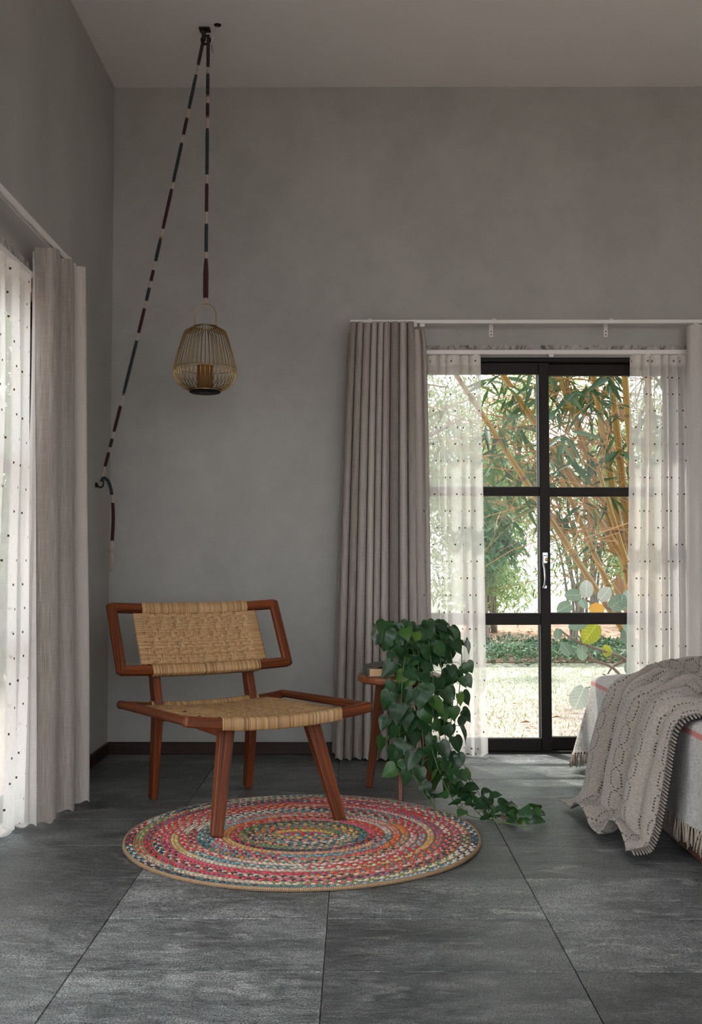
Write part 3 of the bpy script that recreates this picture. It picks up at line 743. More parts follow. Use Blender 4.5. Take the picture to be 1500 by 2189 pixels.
# crown
for i in range(88):
    a = random.uniform(0, 2 * PI); el = random.uniform(-.35, 1.0); rr = random.uniform(.075, .165)
    d = V((math.cos(a) * math.cos(el), math.sin(a) * math.cos(el), math.sin(el)))
    if d.y > .3 and random.random() < .6: d.y = -d.y
    root = AX + V((d.x * .04, d.y * .04, .01)); p = AX + V((d.x * rr * 1.25, d.y * rr, d.z * rr * .95 - .02))
    if p.x < .215 and p.z < .66: continue
    stems.tube(smooth([root - PB, (root.lerp(p, .55) + V((0, 0, .02))) - PB, p - PB], 3), .0016, 4)
    tip = V((d.x * .6, d.y * .5, -.55 - .3 * random.random())) + rv(.35); nrm = V((d.x * .6, d.y - .45, .75)) + rv(.3)
    put_leaf(PL, LM, p, tip, nrm, random.uniform(.060, .094), PB)
VINES = [
 [(872,1360,4.50),(866,1400,4.42),(860,1450,4.385),(856,1540,4.36),(852,1600,4.34),(856,1650,4.31)],
 [(888,1365,4.50),(884,1400,4.42),(880,1480,4.38),(876,1600,4.33),(886,1660,4.27),(908,1700,4.20),(940,1740,4.12)],
 [(905,1365,4.50),(905,1420,4.41),(908,1480,4.385),(915,1560,4.36),(935,1640,4.30),(965,1705,4.22),(1000,1742,4.10),(1050,1752,4.04)],
 [(930,1365,4.52),(942,1420,4.46),(948,1480,4.44),(950,1560,4.41),(962,1630,4.36),(988,1685,4.28),(1022,1715,4.21),(1070,1733,4.15),(1120,1738,4.13),(1165,1743,4.09)],
 [(938,1362,4.54),(960,1385,4.51),(968,1440,4.50),(966,1520,4.47),(960,1600,4.42),(975,1660,4.35),(1005,1700,4.27),(1045,1728,4.18),(1100,1752,4.03),(1148,1756,4.00)],
 [(858,1362,4.50),(848,1400,4.45),(842,1470,4.42),(836,1530,4.40),(828,1585,4.38)],
 [(948,1355,4.56),(982,1380,4.54),(986,1430,4.52),(978,1500,4.50),(968,1570,4.47)],
 [(915,1362,4.48),(922,1420,4.42),(930,1500,4.40),(940,1580,4.38),(948,1640,4.33),(960,1690,4.26)],
 [(896,1362,4.48),(894,1430,4.40),(898,1520,4.37),(905,1600,4.34),(900,1650,4.29)],
 [(985,1690,4.27),(1030,1745,4.08),(1085,1760,3.98),(1130,1768,3.95)],
]
for vi, vp in enumerate(VINES):
    pts = []
    for (px, py, y) in vp:
        p = at(px, py, y); p.z = max(p.z, .012); pts.append(p)
    sp_ = smooth(pts, 8); stems.tube([p - PB for p in sp_], .0022, 5)
    acc = 0; nxt = .03; side = 1
    for a, c_ in zip(sp_[:-1], sp_[1:]):
        acc += (c_ - a).length
        if acc > nxt:
            nxt = acc + (random.uniform(.017, .030) if a.z < .1 else random.uniform(.022, .042)); side = -side
            t_ = (c_ - a).normalized(); low = a.z < .09
            out = V((side * random.uniform(.3, 1.0), random.uniform(-1.0, .25), random.uniform(-.2, .5)))
            if low: out = V((random.uniform(-.8, .8), random.uniform(-.9, .6), random.uniform(.4, 1.4)))
            out.normalize(); p = a + out * random.uniform(.018, .05)
            p.z = max(p.z, .03)
            stems.tube(smooth([a - PB, a.lerp(p, .5) + V((0, 0, .008)) - PB, p - PB], 2), .0014, 4)
            sz = random.uniform(.050, .086)
            if low:
                tip = V((out.x + random.uniform(-.4, .8), out.y * .8 - .2, random.uniform(-.25, .35))); nrm = V((random.uniform(-.5, .5), -.55, .8)) + rv(.35); sz *= .78
            else:
                tip = V((out.x * .7, out.y * .25, -1.0)) + rv(.3); nrm = V((out.x * .5, -.9, .5)) + rv(.3)
            put_leaf(PL, LM, p, tip, nrm, sz, PB)
so_ = stems.build('vine_stems', M['vine'], PL, 0)
b = MB(); b.tube([at(*q) - PB for q in ((1022, 1722, 4.16), (1032, 1735, 4.12), (1060, 1743, 4.09), (1092, 1752, 4.05), (1128, 1764, 3.97))], [.004, .005, .005, .004, .002], 6)
b.build('dry_stem', M['dry_vine'], PL, 0)

# ------------------------------------------------------------------ bed, bedspread, throw
BX, BY1, BZ = 1.135, 5.06, .468
M['bed_wood'] = mat_wood('bed_base_wood', (.05, .018, .012), (.16, .065, .04), .5, .1)
BD = thing('bed', 'low wooden bed base under the grey bedspread', 'bed', (1.9, 3.8, 0))
def bl(p): return (p[0] - 1.9, p[1] - 3.8, p[2])
b = MB(); b.box(bl((BX + .02, 2.5, .0)), bl((2.7, 5.02, .17)), ch=.006); b.build('base', M['bed_wood'], BD, 30)
b = MB(); b.box(bl((BX + .012, 2.5, .171)), bl((2.7, 5.04, BZ - .006)), ch=.03); b.build('mattress', M['lining'], BD, 30)
t = NT('bedspread_linen'); u = t.uv(); sp = t.n('SeparateXYZ', {0: u}); x, v = sp.outputs[0], sp.outputs[1]
a = t.noise(t.map(u, (330, 26, 1)), 1.0, 3, .65); c = t.noise(t.map(u, (26, 330, 1)), 1.0, 3, .65)
f = t.math('ADD', t.math('MULTIPLY', a, .5), t.math('MULTIPLY', c, .5))
base = t.ramp(f, [(.36, (.26, .235, .215)), (.5, (.50, .47, .45)), (.64, (.72, .70, .68))])
nzv = t.math('MULTIPLY', t.math('SUBTRACT', t.noise(t.map(u, (300, 5, 1)), 1.0, 2), .5), .012)
dv = t.math('ABSOLUTE', t.math('SUBTRACT', t.math('ADD', v, nzv), .070))
band = t.math('MULTIPLY', t.math('LESS_THAN', dv, .011), t.ramp(a, [(.35, .45), (.6, 1.0)]))
base = t.mix(band, base, (.56, .10, .085))
edge = t.math('MULTIPLY', t.math('LESS_THAN', t.math('ABSOLUTE', t.math('SUBTRACT', x, 5.105)), .011), t.math('GREATER_THAN', v, .06))
base = t.mix(t.math('MULTIPLY', edge, .9), base, (.33, .03, .04))
t.p(Base_Color=base, Roughness=.92, Normal=t.bump(f, .6, .003), Sheen_Weight=.15); M['spread'] = t.m
BSP = thing('bedspread', 'slubby grey linen bedspread with red stripe and fringe', 'bedspread', (1.9, 3.8, 0))
# perimeter: along the left side, round the far corner, along the far end
per = []
ny = 64
for i in range(25): per.append((V((BX + 1.5 - 1.5 * i / 25, 2.46, 0)), V((0, -1, 0))))
per.append((V((BX + .01, 2.47, 0)), V((-.7, -.7, 0)).normalized()))
N0 = len(per)
for i in range(ny + 1): per.append((V((BX, 2.5 + (BY1 - .05 - 2.5) * i / ny, 0)), V((-1, 0, 0))))
for i in range(1, 9):
    a = i / 8 * PI / 2; per.append((V((BX + .05 - .05 * math.cos(a), BY1 - .05 + .05 * math.sin(a), 0)), V((-math.cos(a), math.sin(a), 0))))
for i in range(1, 25): per.append((V((BX + .05 + 1.5 * i / 24, BY1, 0)), V((0, 1, 0))))
rows, uvs = [], []; L = 2.5 - sum((per[i + 1][0] - per[i][0]).length for i in range(N0)); hem = []
for i, (p, nrm) in enumerate(per):
    if i: L += (p - per[i - 1][0]).length
    cor = max(0, 1 - abs(i - (N0 + ny + 4)) / 7.0); hz = .125 - .055 * cor
    hz = max(hz, .07)
    r, q = [], []
    inn = -nrm
    for d_, z_ in ((.10, 0), (.06, 0), (.03, -.003), (.012, -.010), (.003, -.022)):
        r.append(p + inn * d_ + V((0, 0, BZ + z_ + .004))); q.append((L, .05 - d_ if d_ < .05 else 0.0))
    nd = 14
    for k in range(1, nd + 1):
        g = k / nd; z_ = BZ - .02 - (BZ - .02 - hz) * g
        fold = (math.sin(L * 21 + 1.0) * .006 + math.sin(L * 47) * .003 + noise.noise(V((L * 6, g * 2, 3))) * .014) * g
        fl_ = .016 * g + cor * .105 * g ** 1.4 + fold
        if cor > 0: fl_ += math.sin((i - N0 - ny) * 1.3) * .018 * g * cor
        pp = p + nrm * fl_; r.append(V((pp.x, pp.y, z_))); q.append((L, .055 + (BZ - .02 - z_)))
    rows.append(r); uvs.append(q); hem.append((r[-1], nrm, L))
b = MB(); off = V((1.9, 3.8, 0))
b.grid([[p - off for p in r] for r in rows], uvs, flip=True)
tp = [[V((BX + .06 + (2.6 - BX - .06) * i / 30, 2.50 + (BY1 - .06 - 2.50) * j / 40, BZ + .0075 + noise.noise(V((i * .3, j * .3, 0))) * .003)) for j in range(41)] for i in range(31)]
for j in range(41): tp[0][j].z = BZ + .0045
for r in tp: r[0].z = BZ + .0045; r[-1].z = BZ + .0045
b.grid([[p - off for p in r] for r in tp], [[(p.y, -(p.x - BX) ) for p in r] for r in tp])
b.build('cloth', M['spread'], BSP, 60)
t = NT('fringe_yarn'); nz = t.noise(t.obj(), 400, 2); t.p(Base_Color=t.ramp(nz, [(.3, (.26, .20, .15)), (.7, (.52, .45, .38))]), Roughness=.95); M['fringe'] = t.m
M['fringe_red'] = plain('red_fringe', (.42, .04, .045), .95)
TS = []
for k in range(5):
    m = MB(); rr = random.Random(k)
    for s in range(3):
        dx, dy = rr.uniform(-.006, .006), rr.uniform(-.006, .006); bx_ = (s - 1) * .0035
        m.tube([(bx_, 0, .004), (bx_ * .3 + dx * .2, dy * .3, -.016), (bx_ + dx * .6, dy, -.045), (bx_ * 1.3 + dx, dy * 1.4, -.072 - rr.uniform(0, .014))], [.0022, .003, .0024, .002], 5)
    TS.append(m.mesh('tassel', M['fringe'], 0))
m = MB(); 
for s in range(3): m.tube([((s - 1) * .003, 0, .004), ((s - 1) * .002, 0, -.02), ((s - 1) * .004, .002 * s, -.055)], [.0025, .003, .002], 5)
TR = m.mesh('tassel', M['fringe_red'], 0)
acc = -1
for i in range(len(hem) - 1):
    p0, n0, l0 = hem[i]; p1, n1, l1 = hem[i + 1]
    if l0 < 3.2 or p0.x > BX + .5: continue
    m_ = max(1, round((p1 - p0).length / .019))
    for k in range(m_):
        p = p0.lerp(p1, k / m_); red = abs(l0 - 5.105) < .012
        o = link('tassel', TR if red else random.choice(TS), BSP); o.location = p - off
        o.rotation_euler = (random.uniform(-.2, .2), random.uniform(-.15, .2), random.uniform(1.2, 1.9)); o.scale = (1, 1, random.uniform(.65, .95) if p.z > .08 else .7)

t = NT('throw_knit'); u = t.uv(); sp = t.n('SeparateXYZ', {0: u}); x, v = sp.outputs[0], sp.outputs[1]
tri = t.math('ABSOLUTE', t.math('SUBTRACT', t.math('MULTIPLY', t.math('FRACT', t.math('DIVIDE', v, .17)), 2.0), 1.0))
zig = t.math('SMOOTH_MIN', t.math('SMOOTH_MAX', tri, .25, .02), .75, .02) if False else t.math('MINIMUM', t.math('MAXIMUM', tri, .28), .72)
ph = t.math('ADD', t.math('DIVIDE', x, .11), t.math('MULTIPLY', zig, 1.0))
ph2 = t.math('SUBTRACT', t.math('DIVIDE', x, .11), t.math('MULTIPLY', zig, 1.0))
def ln(q, off_): return t.math('LESS_THAN', t.math('ABSOLUTE', t.math('SUBTRACT', t.math('FRACT', t.math('ADD', q, off_)), .5)), .032)
lines = t.math('MAXIMUM', ln(ph, .0), ln(ph2, .0))
dash = t.math('LESS_THAN', t.math('FRACT', t.math('DIVIDE', v, .011)), .5)
blk = t.math('MULTIPLY', lines, dash)
rib = t.n('TexWave', {'Vector': u, 'Scale': 110.0, 'Distortion': .4}, bands_direction='X').outputs['Fac']; nz = t.noise(t.map(u, (90, 160, 1)), 1.0, 3, .6)
base = t.ramp(t.math('ADD', t.math('MULTIPLY', rib, .12), t.math('MULTIPLY', nz, .88)), [(.3, (.25, .205, .175)), (.7, (.46, .405, .365))])
base = t.mix(t.math('MULTIPLY', blk, .92), base, (.022, .02, .02))
t.p(Base_Color=base, Roughness=.95, Sheen_Weight=.2, Normal=t.bump(t.math('ADD', t.math('MULTIPLY', rib, .4), t.math('MULTIPLY', blk, -.8)), .4, .003)); M['throw'] = t.m
t = NT('throw_border_yarn'); k = t.n('SeparateColor', {0: t.col()}).outputs[0]; t.p(Base_Color=t.ramp(k, [(0, (.02, .018, .017)), (1, (.30, .255, .225))]), Roughness=.95); M['border'] = t.m
TH = thing('throw_blanket', 'taupe knitted throw with black stitched lozenges over the bed', 'blanket', (1.15, 4.0, 0)); off = V((1.15, 4.0, 0))
prof = [(2.35, .480), (1.95, .480), (1.62, .480), (1.36, .480), (1.22, .477), (1.145, .470), (1.105, .440), (1.088, .38), (1.072, .28), (1.052, .17), (1.030, .08), (1.005, .030), (.972, .016), (.925, .014)]
pp = smooth([V((x_, 0, z_)) for x_, z_ in prof], 5)
NP = len(pp); NSs = 128
nrmp = []
for i in range(NP):
    t_ = (pp[min(i + 1, NP - 1)] - pp[max(i - 1, 0)]).normalized(); nrmp.append(V((-t_.z, 0, t_.x)) * (1 if t_.x < 0 else 1))
nrmp = [(-n if n.z < 0 or (abs(n.z) < .3 and n.x > 0) else n) for n in nrmp]
arc = [0.0]
for i in range(1, NP): arc.append(arc[-1] + (pp[i] - pp[i - 1]).length)
iE = min(range(NP), key=lambda i: abs(pp[i].x - 1.105)); arcE = arc[iE]
def near_y(i):
    d = arc[i] - arcE
    return 3.585 - .10 * max(0, -d) ** 1.0 * .3 + (.02 * d if d > 0 else 0)
def far_y(i):
    d = arc[i] - arcE
    return 4.40 + .55 * min(1.0, max(0, -d) / .7) if d < 0 else 4.40 - .10 * d + .03 * math.sin(d * 9)
def fold_w(s, d): return 2 * PI * (s * 5.3 + .45 * noise.noise(V((s * 2.3, d * .9, 1.0))) + .18 * noise.noise(V((s * 6, d * 3, 5.0))))
AMP = [.9, 1.25, .45, 1.1, .35, 1.2, .6, 1.0]
def disp(s, i):
    d = arc[i] - arcE; w = fold_w(s, d); e = min(1, s / .1); wi = (w + PI) / (2 * PI); am = AMP[int(math.floor(wi)) % 8]
    cr = am * abs(math.cos(w / 2)) ** .8 * (.8 + .5 * noise.noise(V((s * 5, d * .7, 3.0))))
    if d > 0: return .008 + .085 * cr * e * (.55 + .45 * min(1, d * 4)) * max(.15, 1 - max(0, d - .36) * 8)
    g = min(1, -d / .15)
    rum = 1 - abs(noise.noise(V((s * 4.0 + d * 2.2, d * 2.0 - s * 1.2, 4.0)))) * 2.2
    return .010 + (.048 * cr * (1 - .5 * g) + .075 * g * max(0, rum) ** 2) * e
rows, uvs = [], []
for i in range(NP):
    r, q = [], []; a, c_ = near_y(i), far_y(i); d = arc[i] - arcE
    for j in range(NSs + 1):
        s = j / NSs; y = a + (c_ - a) * s
        p = V((pp[i].x, y, pp[i].z)) + nrmp[i] * disp(s, i); p.y += .012 * math.sin(fold_w(s, d)) * min(1, s / .15) * max(.2, 1 - max(0, d - .3) * 5)
        if d > .35:
            p.x -= (d - .35) * (s * .55 + .25 * noise.noise(V((s * 4, 1.0, 7.0)))); 
            p.z += .14 * max(0, noise.noise(V((s * 5, d * 5, 2)))) * min(.12, d - .35) * 8
            p.y += .03 * noise.noise(V((s * 5, d * 8, 6)))
        p.z = max(p.z, .010); r.append(p - off); q.append((s * 1.05, arc[i]))
    rows.append(r); uvs.append(q)
b = MB(); b.grid(rows, uvs); th = b.build('knit', M['throw'], TH, 0)
md = th.modifiers.new('thick', 'SOLIDIFY'); md.thickness = .005; md.offset = 0
# ribbed border along the near edge
b = MB(); W_ = .058; step = .0115; pos = 0.0; i = 0
bp = []
for i in range(NP): bp.append(V((pp[i].x, near_y(i), pp[i].z)) + nrmp[i] * .010)
def along(L_):
    for i in range(1, NP):
        if arc[i] >= L_:
            f_ = (L_ - arc[i - 1]) / max(1e-9, arc[i] - arc[i - 1]); return bp[i - 1].lerp(bp[i], f_), nrmp[i - 1].lerp(nrmp[i], f_).normalized()
    return bp[-1], nrmp[-1]
pl, plist, ct = 0, [], []
b.grid([[bp[i] + V((0, .004, 0)) - off, bp[i] + V((0, -W_, 0)) + nrmp[i] * -.003 - off] for i in range(NP)], None, (.0, 0, 0))
L_ = .25
while L_ < arc[-1] - .01:
    p, n_ = along(L_); p2, _ = along(L_ + .006)
    b.tube([p + V((0, .003, 0)) + n_ * .002 - off, p.lerp(p2, .5) + V((0, -W_ * .5, 0)) + n_ * .004 - off, p2 + V((0, -W_, 0)) + n_ * .001 - off], [.0036, .0042, .0036], 6, [(random.uniform(.6, 1), 0, 0)] * 3)
    L_ += step
b.build('ribbed_border', M['border'], TH, 0)

# ------------------------------------------------------------------ lantern on its rope
LX, LY = -.709, 4.898
LN = thing('wire_lantern', 'brass wire lantern hanging from the wrapped rope', 'lantern', (LX, LY, 1.81))
zb = 0.0
profL = [(.072, .012), (.100, .022), (.128, .046), (.146, .080), (.149, .100), (.144, .135), (.128, .195), (.112, .250), (.100, .286), (.092, .297), (.052, .318)]
for k in range(44):
    a = 2 * PI * k / 44; b = MB(); b.tube(smooth([V((r * math.cos(a), r * math.sin(a), z)) for r, z in profL], 2), .0022, 5)
    if k == 0: wm = b.mesh('wire', M['brass'], 0)
    o = link('wire', wm, LN); o.rotation_euler = (0, 0, a)
def ring(nm, r, z, th_, mat=M['brass']):
    b = MB(); b.tube([(r * math.cos(2 * PI * k / 40), r * math.sin(2 * PI * k / 40), z) for k in range(40)], th_, 6, closed=True); return b.build(nm, mat, LN, 0)
ring('top_ring', .052, .318, .0028); ring('middle_ring', .1435, .118, .0018); ring('base_ring', .073, .011, .003)
b = MB(); b.lathe([(0, 0), (.068, 0), (.074, .003), (.074, .010), (0, .011)], 40); bd = b.build('base', M['black'], LN, 30)
M['print'] = plain('faded_print', (.20, .20, .20), .6)
b = MB(); xx = -.022
for w_ in (.004, .003, .0035, .003, .004, 0, .003, .004, .003, 0, .002, .005):
    if w_: b.box((xx, -.0175, -.0006), (xx + w_, -.013, 0)); b.box((xx, -.0235, -.0006), (xx + .001, -.0175, 0)); b.box((xx + w_ - .0008, -.022, -.0006), (xx + w_, -.0175, 0))
    xx += w_ + .0014
q = b.build('faded_lettering', M['print'], bd, 0)
t = NT('amber_candle_glass'); g = t.n('BsdfGlass', {'Color': (.80, .46, .20), 'Roughness': .12, 'IOR': 1.3}); d_ = t.n('BsdfDiffuse', {'Color': (.34, .17, .07)})
t.shader(t.n('MixShader', {0: .55, 1: g.outputs[0], 2: d_.outputs[0]}).outputs[0]); M['amber'] = t.m
CD = thing('candle_jar', 'amber glass candle jar inside the wire lantern', 'candle', (LX, LY, 1.8215))
b = MB(); b.lathe([(0, .0), (.034, 0), (.036, .003), (.0365, .120), (.0345, .120), (.034, .006), (0, .006)], 32); b.build('jar', M['amber'], CD, 35)
M['wax'] = plain('cream_wax', (.62, .48, .30), .6, Subsurface_Weight=.2)
b = MB(); b.lathe([(0, .0065), (.033, .0065), (.033, .062), (0, .060)], 28); b.build('wax', M['wax'], CD, 30)
b = MB(); b.tube([(0, 0, .058), (.001, 0, .072)], .001, 5); b.build('wick', M['black'], CD, 0)
hp = [V((-.050, 0, .322)), V((-.051, 0, .36)), V((-.046, 0, .395)), V((-.028, 0, .420)), V((0, 0, .428)), V((.028, 0, .420)), V((.046, 0, .395)), V((.051, 0, .36)), V((.050, 0, .322))]
b = MB(); b.tube(smooth(hp, 4), .0021, 6)
for s in (-1, 1): b.tube([(s * .050 + .006 * math.cos(a), 0, .322 + .006 * math.sin(a)) for a in [2 * PI * k / 10 for k in range(10)]], .0014, 5, closed=True)
b.build('handle', M['brass'], LN, 0)

def yarn(name, stops, sc=900):
    t = NT(name); u = t.uv(); sp = t.n('SeparateXYZ', {0: u})
    w = t.n('TexWave', {'Vector': u, 'Scale': 105.0, 'Distortion': .6}, bands_direction='X').outputs['Fac']
    f = t.noise(t.n('CombineXYZ', {'X': t.math('ADD', t.math('MULTIPLY', sp.outputs[0], 70.0), t.math('MULTIPLY', t.rnd(), 90))}).outputs[0], 1.0, 3, .7)
    t.p(Base_Color=t.ramp(f, stops), Roughness=.95, Normal=t.bump(w, .7, .003), Sheen_Weight=.1); return t.m
YN = {'m': yarn('maroon_yarn', [(.3, (.026, .003, .008)), (.7, (.06, .008, .018))]), 'g': yarn('mixed_green_yarn', [(.30, (.02, .05, .045)), (.44, (.008, .018, .022)), (.52, (.012, .05, .05)), (.60, (.07, .012, .012)), (.66, (.02, .05, .04)), (.74, (.18, .09, .015))]),
      'w': yarn('cream_cotton', [(.3, (.42, .34, .27)), (.7, (.62, .53, .45))]), 'y': yarn('ochre_yarn', [(.3, (.20, .10, .02)), (.7, (.34, .19, .04))])}
YR = {'m': .0088, 'g': .0088, 'w': .0070, 'y': .0082}
NM = {'m': 'maroon_wrap', 'g': 'green_wrap', 'w': 'cream_wrap', 'y': 'ochre_wrap'}
top_z = ZC - .075
RP = thing('wrapped_rope', 'colourful yarn-wrapped rope from ceiling bracket to wall hook', 'rope', (LX, LY, 2.24)); ro = V((LX, LY, 2.24))
def zpx(py): return at(442, py, LY).z
vert = [(75, 'm'), (144, 'w'), (158, 'g'), (204, 'y'), (207, 'w'), (221, 'm'), (249, 'y'), (253, 'w'), (275, 'g'), (374, 'w'), (393, 'm'), (453, 'w'), (479, 'g'), (539, 'w'), (553, 'm'), (637, 'w'), (647, None)]
P0 = V((LX + .004, LY, zpx(75))); P1 = V((LX, LY, 2.24))
for (ya, k), (yb, _) in zip(vert[:-1], vert[1:]):
    za, zb_ = zpx(ya), zpx(yb); fat = 1.5 if ya == 553 else 1.0
    f = lambda z: P0.lerp(P1, (P0.z - z) / (P0.z - P1.z))
    n = 8; pts = [f(za + (zb_ - za) * i / n) - ro for i in range(n + 1)]
    rs = [YR[k] * ((.86 if i in (0, n) else 1) + (fat - 1) * min(1, i / 3)) + random.uniform(-.0004, .0004) for i in range(n + 1)]
    b = MB(); b.tube(pts, rs, 10); b.build(NM[k], YN[k], RP, 30)
HK = V((XL + .034, 5.20, 1.432))
A0 = V((LX - .016, LY + .004, zpx(75)))
diag = [(75, 'm'), (140, 'w'), (159, 'g'), (233, 'w'), (250, 'y'), (253, 'm'), (288, 'w'), (306, 'g'), (389, 'w'), (404, 'm'), (490, 'w'), (505, 'y'), (511, 'g'), (558, 'w'), (577, 'm'), (600, 'w'), (616, 'g'), (643, 'w'), (658, 'm'), (711, 'w'), (729, 'g'), (840, 'y'), (846, 'w'), (867, 'm'), (923, 'w'), (939, 'g'), (956, 'w'), (967, 'm'), (996, 'w'), (1022, None)]
def prj_y(p):
    c, s = math.cos(YAW), math.sin(YAW); cp, sp = math.cos(PITCH), math.sin(PITCH); f = V((-s * cp, c * cp, sp)); r = V((c, s, 0)); u = r.cross(f); d = p - V((0, 0, 1)); return CYP - FPX * d.dot(u) / d.dot(f)
def sag(t_): p = A0.lerp(HK, t_); return p + V((.01, 0, -.03)) * math.sin(PI * t_)
tab = [(prj_y(sag(i / 400)), i / 400) for i in range(401)]
def tpy(py): return min(tab, key=lambda q: abs(q[0] - py))[1]
for (ya, k), (yb, _) in zip(diag[:-1], diag[1:]):
    ta, tb = tpy(ya), tpy(yb); n = 6; pts = [sag(ta + (tb - ta) * i / n) - ro for i in range(n + 1)]
    thin = .8 if ya > 540 else 1.0
    b = MB(); b.tube(pts, [YR[k] * (thin if k == 'w' else .95) * (.88 if i in (0, n) else 1) + random.uniform(-.0003, .0003) for i in range(n + 1)], 10); b.build(NM[k], YN[k], RP, 30)
# tail below the hook
tail = [at(*q) for q in ((217, 1030, 5.19), (221, 1022, 5.19), (230, 1027, 5.20), (236, 1042, 5.20), (239, 1058, 5.20), (241, 1075, 5.20), (242, 1110, 5.20), (240, 1152, 5.20), (239, 1160, 5.20))]
tl = smooth(tail, 6)
for ka, kb, k in ((0, 24, 'g'), (24, 30, 'w'), (30, 43, 'm'), (43, 48, 'w')):
    b = MB(); b.tube([p - ro for p in tl[ka:kb + 1]], YR[k], 10); b.build(NM[k], YN[k], RP, 30)
b = MB(); kz = at(238, 1170, 5.20)
b.tube([kz + V((0, 0, .03)) - ro, kz + V((0, 0, .012)) - ro, kz - ro, kz + V((0, 0, -.016)) - ro, kz + V((.001, 0, -.03)) - ro], [.007, .012, .0145, .012, .008], 10); b.build('knot', YN['w'], RP, 30)
for s in range(7):
    a = s * .9; b = MB(); b.tube([kz + V((.004 * math.cos(a), .004 * math.sin(a), -.025)) - ro, kz + V((.009 * math.cos(a), .007 * math.sin(a), -.065)) - ro, kz + V((.008 * math.cos(a + .5), .007 * math.sin(a), -.100 - .012 * (s % 3))) - ro], [.0045, .005, .0035], 6)
    b.build('tassel_strand', YN['w'], RP, 0)
# ceiling bracket, wire hook and wall hook
CB = thing('ceiling_bracket', 'black iron rope bracket fixed to the ceiling', 'bracket', (LX - .008, LY, ZC))
b = MB(); b.box((-.032, -.025, -.008), (.022, .025, 0), ch=.003); b.build('plate', M['iron'], CB, 30)
b = MB(); b.beam([(-.012, 0, -.008), (-.008, 0, -.058)], [(.022, .030), (.016, .022)], V((0, 1, 0)), .003); b.build('stem', M['iron'], CB, 30)
b = MB(); b.tube([(0.0 + .02 * math.cos(a), 0, -.055 + .02 * math.sin(a)) for a in [2 * PI * k / 16 for k in range(16)]], .0065, 8, closed=True); b.build('eye', M['iron'], CB, 0)
wp = V((-.655, 4.86, ZC))
WH = thing('ceiling_wire', 'thin bent wire dangling beside the ceiling bracket', 'wire', wp)
b = MB(); b.tube(smooth([V((0, 0, 0)), V((-.02, .01, -.05)), V((-.033, .02, -.085)), V((-.032, .02, -.115)), V((-.024, .02, -.128)), V((-.030, .02, -.09))], 4), .0022, 5); b.build('wire', M['chrome'], WH, 0)
b = MB(); b.lathe([(.016, -.004), (.018, -.001), (.016, 0), (0, 0)], 16); b.build('cap', M['iron'], WH, 0)
WK = thing('wall_hook', 'dark iron hook on the left wall tying off the rope', 'hook', (XL, 5.205, 1.395))
b = MB(); b.lathe([(.013, 0), (.013, .006), (.009, .010), (0, .011)], 20); q = b.build('rose', M['iron'], WK, 30); q.rotation_euler = (0, PI / 2, 0)
b = MB(); b.tube(smooth([V((.008, 0, 0)), V((.020, 0, -.012)), V((.034, 0, -.008)), V((.040, 0, .012)), V((.037, 0, .030))], 4), .0045, 8); b.build('prong', M['iron'], WK, 0)
# ------------------------------------------------------------------ garden
GZ = -.10
t = NT('bleached_lawn'); o = t.obj(); sp = t.n('SeparateXYZ', {0: o})
n1 = t.noise(o, .9, 4, .6, .5); n2 = t.noise(t.map(o, (1, .5, 1)), 14, 5, .7); n3 = t.noise(o, 60, 3, .7)
green = t.ramp(n2, [(.3, (.26, .28, .21)), (.7, (.42, .44, .36))]); straw = t.ramp(n2, [(.3, (.34, .26, .22)), (.7, (.52, .43, .39))])
zone = t.math('ADD', t.math('MULTIPLY', t.math('SUBTRACT', sp.outputs[1], 7.6), .55), t.math('MULTIPLY', t.math('SUBTRACT', n1, .5), 2.2))
t.p(Base_Color=t.mix(t.ramp(zone, [(.1, 0.0), (.75, .85)]), straw, green), Roughness=.95, Normal=t.bump(t.math('ADD', n2, n3), .6, .03)); M['lawn'] = t.m
b = MB(); b.box((-40, YW + T, GZ - .2), (40, 60, GZ)); b.box((-40, -40, GZ - .2), (XL - T, YW + T, GZ)); b.box((XR + T, -40, GZ - .2), (40, YW + T, GZ)); b.box((XL - T, -40, GZ - .2), (XR + T, YF - T, GZ))
tag(b.build('lawn', M['lawn'], None, 0), 'pale dry lawn outside the garden door', None, None, 'structure')
b = MB(); b.box((-40, 11.6, GZ), (40, 20, GZ + .012))
t = NT('garden_soil'); n2 = t.noise(t.obj(), 5, 5, .7); t.p(Base_Color=t.ramp(n2, [(.3, (.16, .09, .06)), (.7, (.42, .28, .20))]), Roughness=.95, Normal=t.bump(n2, .8, .05)); M['soil2'] = t.m
tag(b.build('garden_bed', M['soil2'], None, 0), 'brown leaf-strewn garden bed behind the lawn', None, None, 'structure')
R = random.Random(21)
def card(mb, p, d, n, l, w, col, bend=.15):
    """one narrow pointed leaf, creased down the middle"""
    d = d.normalized(); s = d.cross(n); s = s.normalized() if s.length > 1e-4 else d.orthogonal().normalized(); n = s.cross(d)
    m = p + d * l * .45; e = p + d * l - n * l * bend
    mb.add([p, m + s * w / 2 + n * w * .15, m - n * l * bend * .2, m - s * w / 2 + n * w * .15, e], [(0, 1, 2), (0, 2, 3), (1, 4, 2), (2, 4, 3)], None, (col, col, col), False)
def rvec(s=1.0): return V((R.gauss(0, s), R.gauss(0, s), R.gauss(0, s)))

